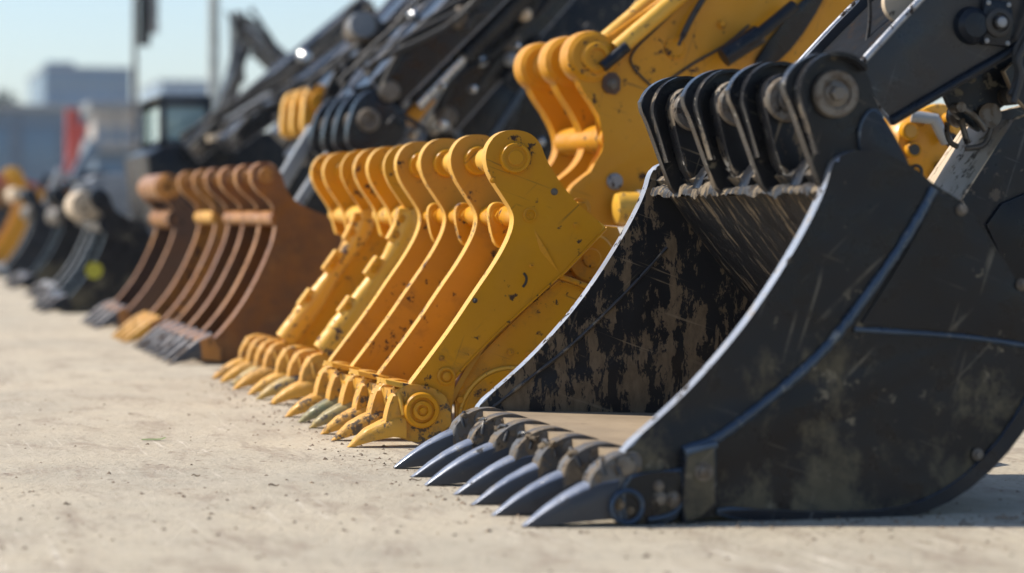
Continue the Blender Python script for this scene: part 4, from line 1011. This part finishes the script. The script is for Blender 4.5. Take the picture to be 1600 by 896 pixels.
W1 = wall_mat('blue_grey_cladding', (.10, .145, .20), (.085, .12, .17), 2.5, 1.2)  # distance haze is partly put into the blue of these far walls
W2 = wall_mat('glass_tower_facade', (.07, .14, .24), (.09, .17, .27), 3, 3.5, .25)
W3 = wall_mat('beige_panels', (.42, .38, .34), (.32, .3, .28), 2, 1.2)
W4 = wall_mat('pale_grey_facade', (.22, .30, .38), (.19, .26, .33), 3, 3)
block('warehouse', 'building', 'long low blue grey warehouse across the yard behind everything', -700, 252, 167, 130, 30, W1, 'far buildings', (12, 1))
tw = block('office_tower', 'building', 'blue glass office block standing above the warehouse at upper left', 70, 205, 108, 330, 30, W2, 'far buildings', (9, 5))
x0, z0 = XZ(78, 108, 330); x1, z1 = XZ(122, 94, 330)
bm = bmesh.new(); b_box(bm, x0, x1, 335, 345, z0+.36, z1, .1); link('roof_plant', bm, W2, tw)
block('office_block', 'building', 'pale hazy block right of the thin pole', 252, 345, 128, 420, 30, W4, 'far buildings', (5, 4))
block('side_building', 'building', 'pale blue grey building between the thin pole and the cab', 210, 330, 176, 150, 20, W4, 'far buildings', (4, 2))
block('site_office', 'building', 'small beige cabin in front of the warehouse', 148, 214, 175, 85, 2.5, W3, 'far buildings', (3, 1))
block('dark_store', 'building', 'low grey shed at the right of the cabin', 150, 330, 238, 70, 6, W1, 'far buildings', (4, 1))
# red access boom
x, z = XZ(115, 172, 60)
m_red, _n, _b = newmat('faded_red_paint'); _b.inputs['Base Color'].default_value = (.42, .06, .04, 1); _b.inputs['Roughness'].default_value = .4
rb = thing('aerial_lift', 'faded red lifting boom with upright mast left of the beige cabin', 'lift', (x, 60, 0))
bm = bmesh.new(); bar(bm, (114, 250), (114, 170), 60, 60, .4, 20, .9); link('mast', bm, m_red, rb)
bm = bmesh.new(); bar(bm, (92, 300), (130, 195), 60, 59.5, .3, 14, .8); link('lower_boom', bm, m_red, rb)
bm = bmesh.new(); b_box(bm, x-1.4, x+.8, 59.4, 61, .35, 1.1, .05); link('chassis', bm, m_red, rb)
for q in (-1.1, .5):
    lathe('wheel', (x+q, 59.3, .4), [(.4, 0), (.4, .3)], M_RUBBER, rb, seg=20)
# grey diagonal frame near it
fr_ = thing('loading_ramp', 'pale blue grey slanted ramp right of the red boom', 'ramp', (XZ(120, 300, 50)[0], 50, 0))
bm = bmesh.new(); bar(bm, (95, 322), (150, 225), 50, 50, .5, 18); bar(bm, (88, 336), (250, 300), 50, 50, .5, 60); link('deck', bm, W1, fr_)
# parked far vehicles at the left: small blurry machines
for i, (px, py, Y, mt, lab) in enumerate(((20, 268, 36, m_red, 'small red dumper far at the left edge'), (60, 285, 33, M_ORANGE, 'small orange loader in front of the warehouse'),
                                   (180, 262, 34, M_NAVY, 'small dark loader beside the thin pole'), (215, 268, 30, M_GREYP, 'small grey compressor left of the cab'))):
    x, z = XZ(px, py, Y)
    t = thing('compact_loader', lab, 'loader', (x, Y, 0), 'small machines far away')
    bm = bmesh.new(); b_plate(bm, smooth([(x-.7, .35, 1), (x+.9, .35, 1), (x+.85, .9), (x+.2, z*.9), (x-.4, z), (x-.7, z*.8)], 1), Y, 1.2, .04, 0); link('body', bm, mt, t)
    for q in (-.5, .6): lathe('wheel', (x+q, Y-.15, .35), [(.2, 0), (.35, .01), (.35, .25), (.2, .26)], M_RUBBER, t, seg=20)
    bm = bmesh.new(); b_tube(bm, [(x-.5, Y-.05, .9), (x-.9, Y-.05, 1.1), (x-1.2, Y-.05, .4)], .06, 8); link('lift_arm', bm, mt, t)
# tree line along the horizon
mt_, _n, _b = newmat('far_foliage'); _b.inputs['Base Color'].default_value = (.06, .09, .07, 1); _b.inputs['Roughness'].default_value = .8
mb_, _n, _b = newmat('bark'); _b.inputs['Base Color'].default_value = (.09, .065, .045, 1); _b.inputs['Roughness'].default_value = .9
for i in range(1):
    x, z = XZ(2, 148, 200)
    t = thing('tree', 'far dark tree showing above the warehouse roof at left edge', 'tree', (x, 200, 0))
    lathe('trunk', (x, 200, 0), [(.3, 0), (.2, 5)], mb_, t, axis='Z', seg=10)
    bm = bmesh.new()
    for q in range(900):
        v = Vector((random.gauss(0, 1), random.gauss(0, 1), random.gauss(0, 1))).normalized()*U(.4, 1)
        c = Vector((x, 200, 7))+Vector((v.x*2.2, v.y*2.2, v.z*3)); s = .25
        a = Vector((U(-1, 1), U(-1, 1), U(-1, 1))).normalized(); b = a.cross(Vector((U(-1, 1), U(-1, 1), U(-1, 1)))).normalized()
        bm.faces.new([bm.verts.new(c+a*s), bm.verts.new(c+b*s), bm.verts.new(c-a*s), bm.verts.new(c-b*s)])
    link('crown', bm, mt_, t)

# ------------------------------------------------------------------ litter on the concrete
gb = bmesh.new()
def on_ground(px, py):
    d = FPX*CAMH/(py-HOR); lat = (px-800)/FPX*d
    return d*S_+lat*C_, d*C_-lat*S_
gz = random.Random(3)
for i in range(3600):
    if i < 2200:
        px = U(-60, 1660); py = 470+430*R()**.8
        x, y = on_ground(px, py)
        if noise.noise((x*1.3, y*.8, 3)) < U(-.5, .25): continue
    elif i < 3100:
        x, y = 1.36+random.gauss(.02, .07), U(5.0, 10)
    else:
        x, y = U(1.6, 3.0), 5.1-abs(random.gauss(0, .08))
    r = .0015+.006*R()**4
    mtx = None
    v = [gb.verts.new((x+r*U(.6, 1.3)*cos(a)*U(.8, 1.6), y+r*sin(a)*U(.6, 1.3), 0.0)) for a in (0, 1.3, 2.5, 3.8, 5)]
    tpt = gb.verts.new((x+U(-r, r)*.3, y+U(-r, r)*.3, r*U(.5, 1)))
    for k in range(5): gb.faces.new((v[k], v[(k+1) % 5], tpt))
M_CRUMB = paint('brown_crumbs', (.11, .07, .045), (.3, .23, .16), .85, dirt_t=.7)
gr = link('gravel', gb, M_CRUMB); gr['kind'] = 'stuff'
# green leaf blade
x, y = on_ground(240, 689)
m_leaf, _n, _b = newmat('leaf_green'); _b.inputs['Base Color'].default_value = (.12, .20, .03, 1); _b.inputs['Roughness'].default_value = .5
bm = bmesh.new()
L = M(240, y)
pp = [(-19, 1), (-8, 1.5), (5, 1.5), (12, 2), (19, 7)]
lf = []
for (dx, dz) in pp:
    w_ = .0035*(1-abs(dx)/24)+.0008
    cx = x+dx*L*C_; cy = y-dx*L*S_
    lf.append((bm.verts.new((cx, cy-w_*3, .002+dz*L*.6)), bm.verts.new((cx, cy+w_*3, .0035+dz*L*.6)), bm.verts.new((cx, cy, .001+dz*L*.6))))
for a, b in zip(lf[:-1], lf[1:]):
    bm.faces.new((a[0], b[0], b[2], a[2])); bm.faces.new((a[2], b[2], b[1], a[1]))
o = link('leaf', bm, m_leaf, None, base=(x, y, 0)); tag(o, 'small green leaf blade lying alone on the open concrete at left', 'leaf')
# twigs and chips
for (px, py, ln, an, lab) in ((640, 752, .03, .1, 'dry brown chip just below the far tooth of the black bucket'), (1555, 812, .05, -.2, 'dark twig in the shade under the right end of the black bucket'),
                              (1500, 822, .04, .3, 'short twig in the shade under the curved belly of the black bucket'), (300, 745, .02, .1, 'brown chip on open concrete below the green leaf'),
                              (420, 760, .025, 0, 'brown chip on the open concrete midway to the yellow teeth'), (100, 790, .02, .6, 'brown chip nearest the left edge of the concrete')):
    x, y = on_ground(px, py)
    bm = bmesh.new()
    b_tube(bm, [(x+ln*t*cos(an), y+ln*t*sin(an)+.004*sin(t*5), .003+.002*sin(t*7)) for t in [k/5 for k in range(6)]], lambda t: .0022*(1-.5*t), 6, wob=.5)
    o = link('twig', bm, M_CRUMB, None, base=(x, y, 0)); tag(o, lab, 'twig', 'twig chips scattered on the concrete')

# ------------------------------------------------------------------ air
hm = bpy.data.materials.new('air'); hm.use_nodes = True
hn = hm.node_tree; hn.nodes.clear()
pv = hn.nodes.new('ShaderNodeVolumePrincipled'); pv.inputs['Color'].default_value = (.82, .9, 1, 1); pv.inputs['Density'].default_value = .0005
ho = hn.nodes.new('ShaderNodeOutputMaterial'); hn.links.new(pv.outputs[0], ho.inputs['Volume'])
bm = bmesh.new(); b_box(bm, -1510, 1510, -210, 2510, -1, 42, 0)
hz = link('haze', bm, hm); hz['kind'] = 'stuff'
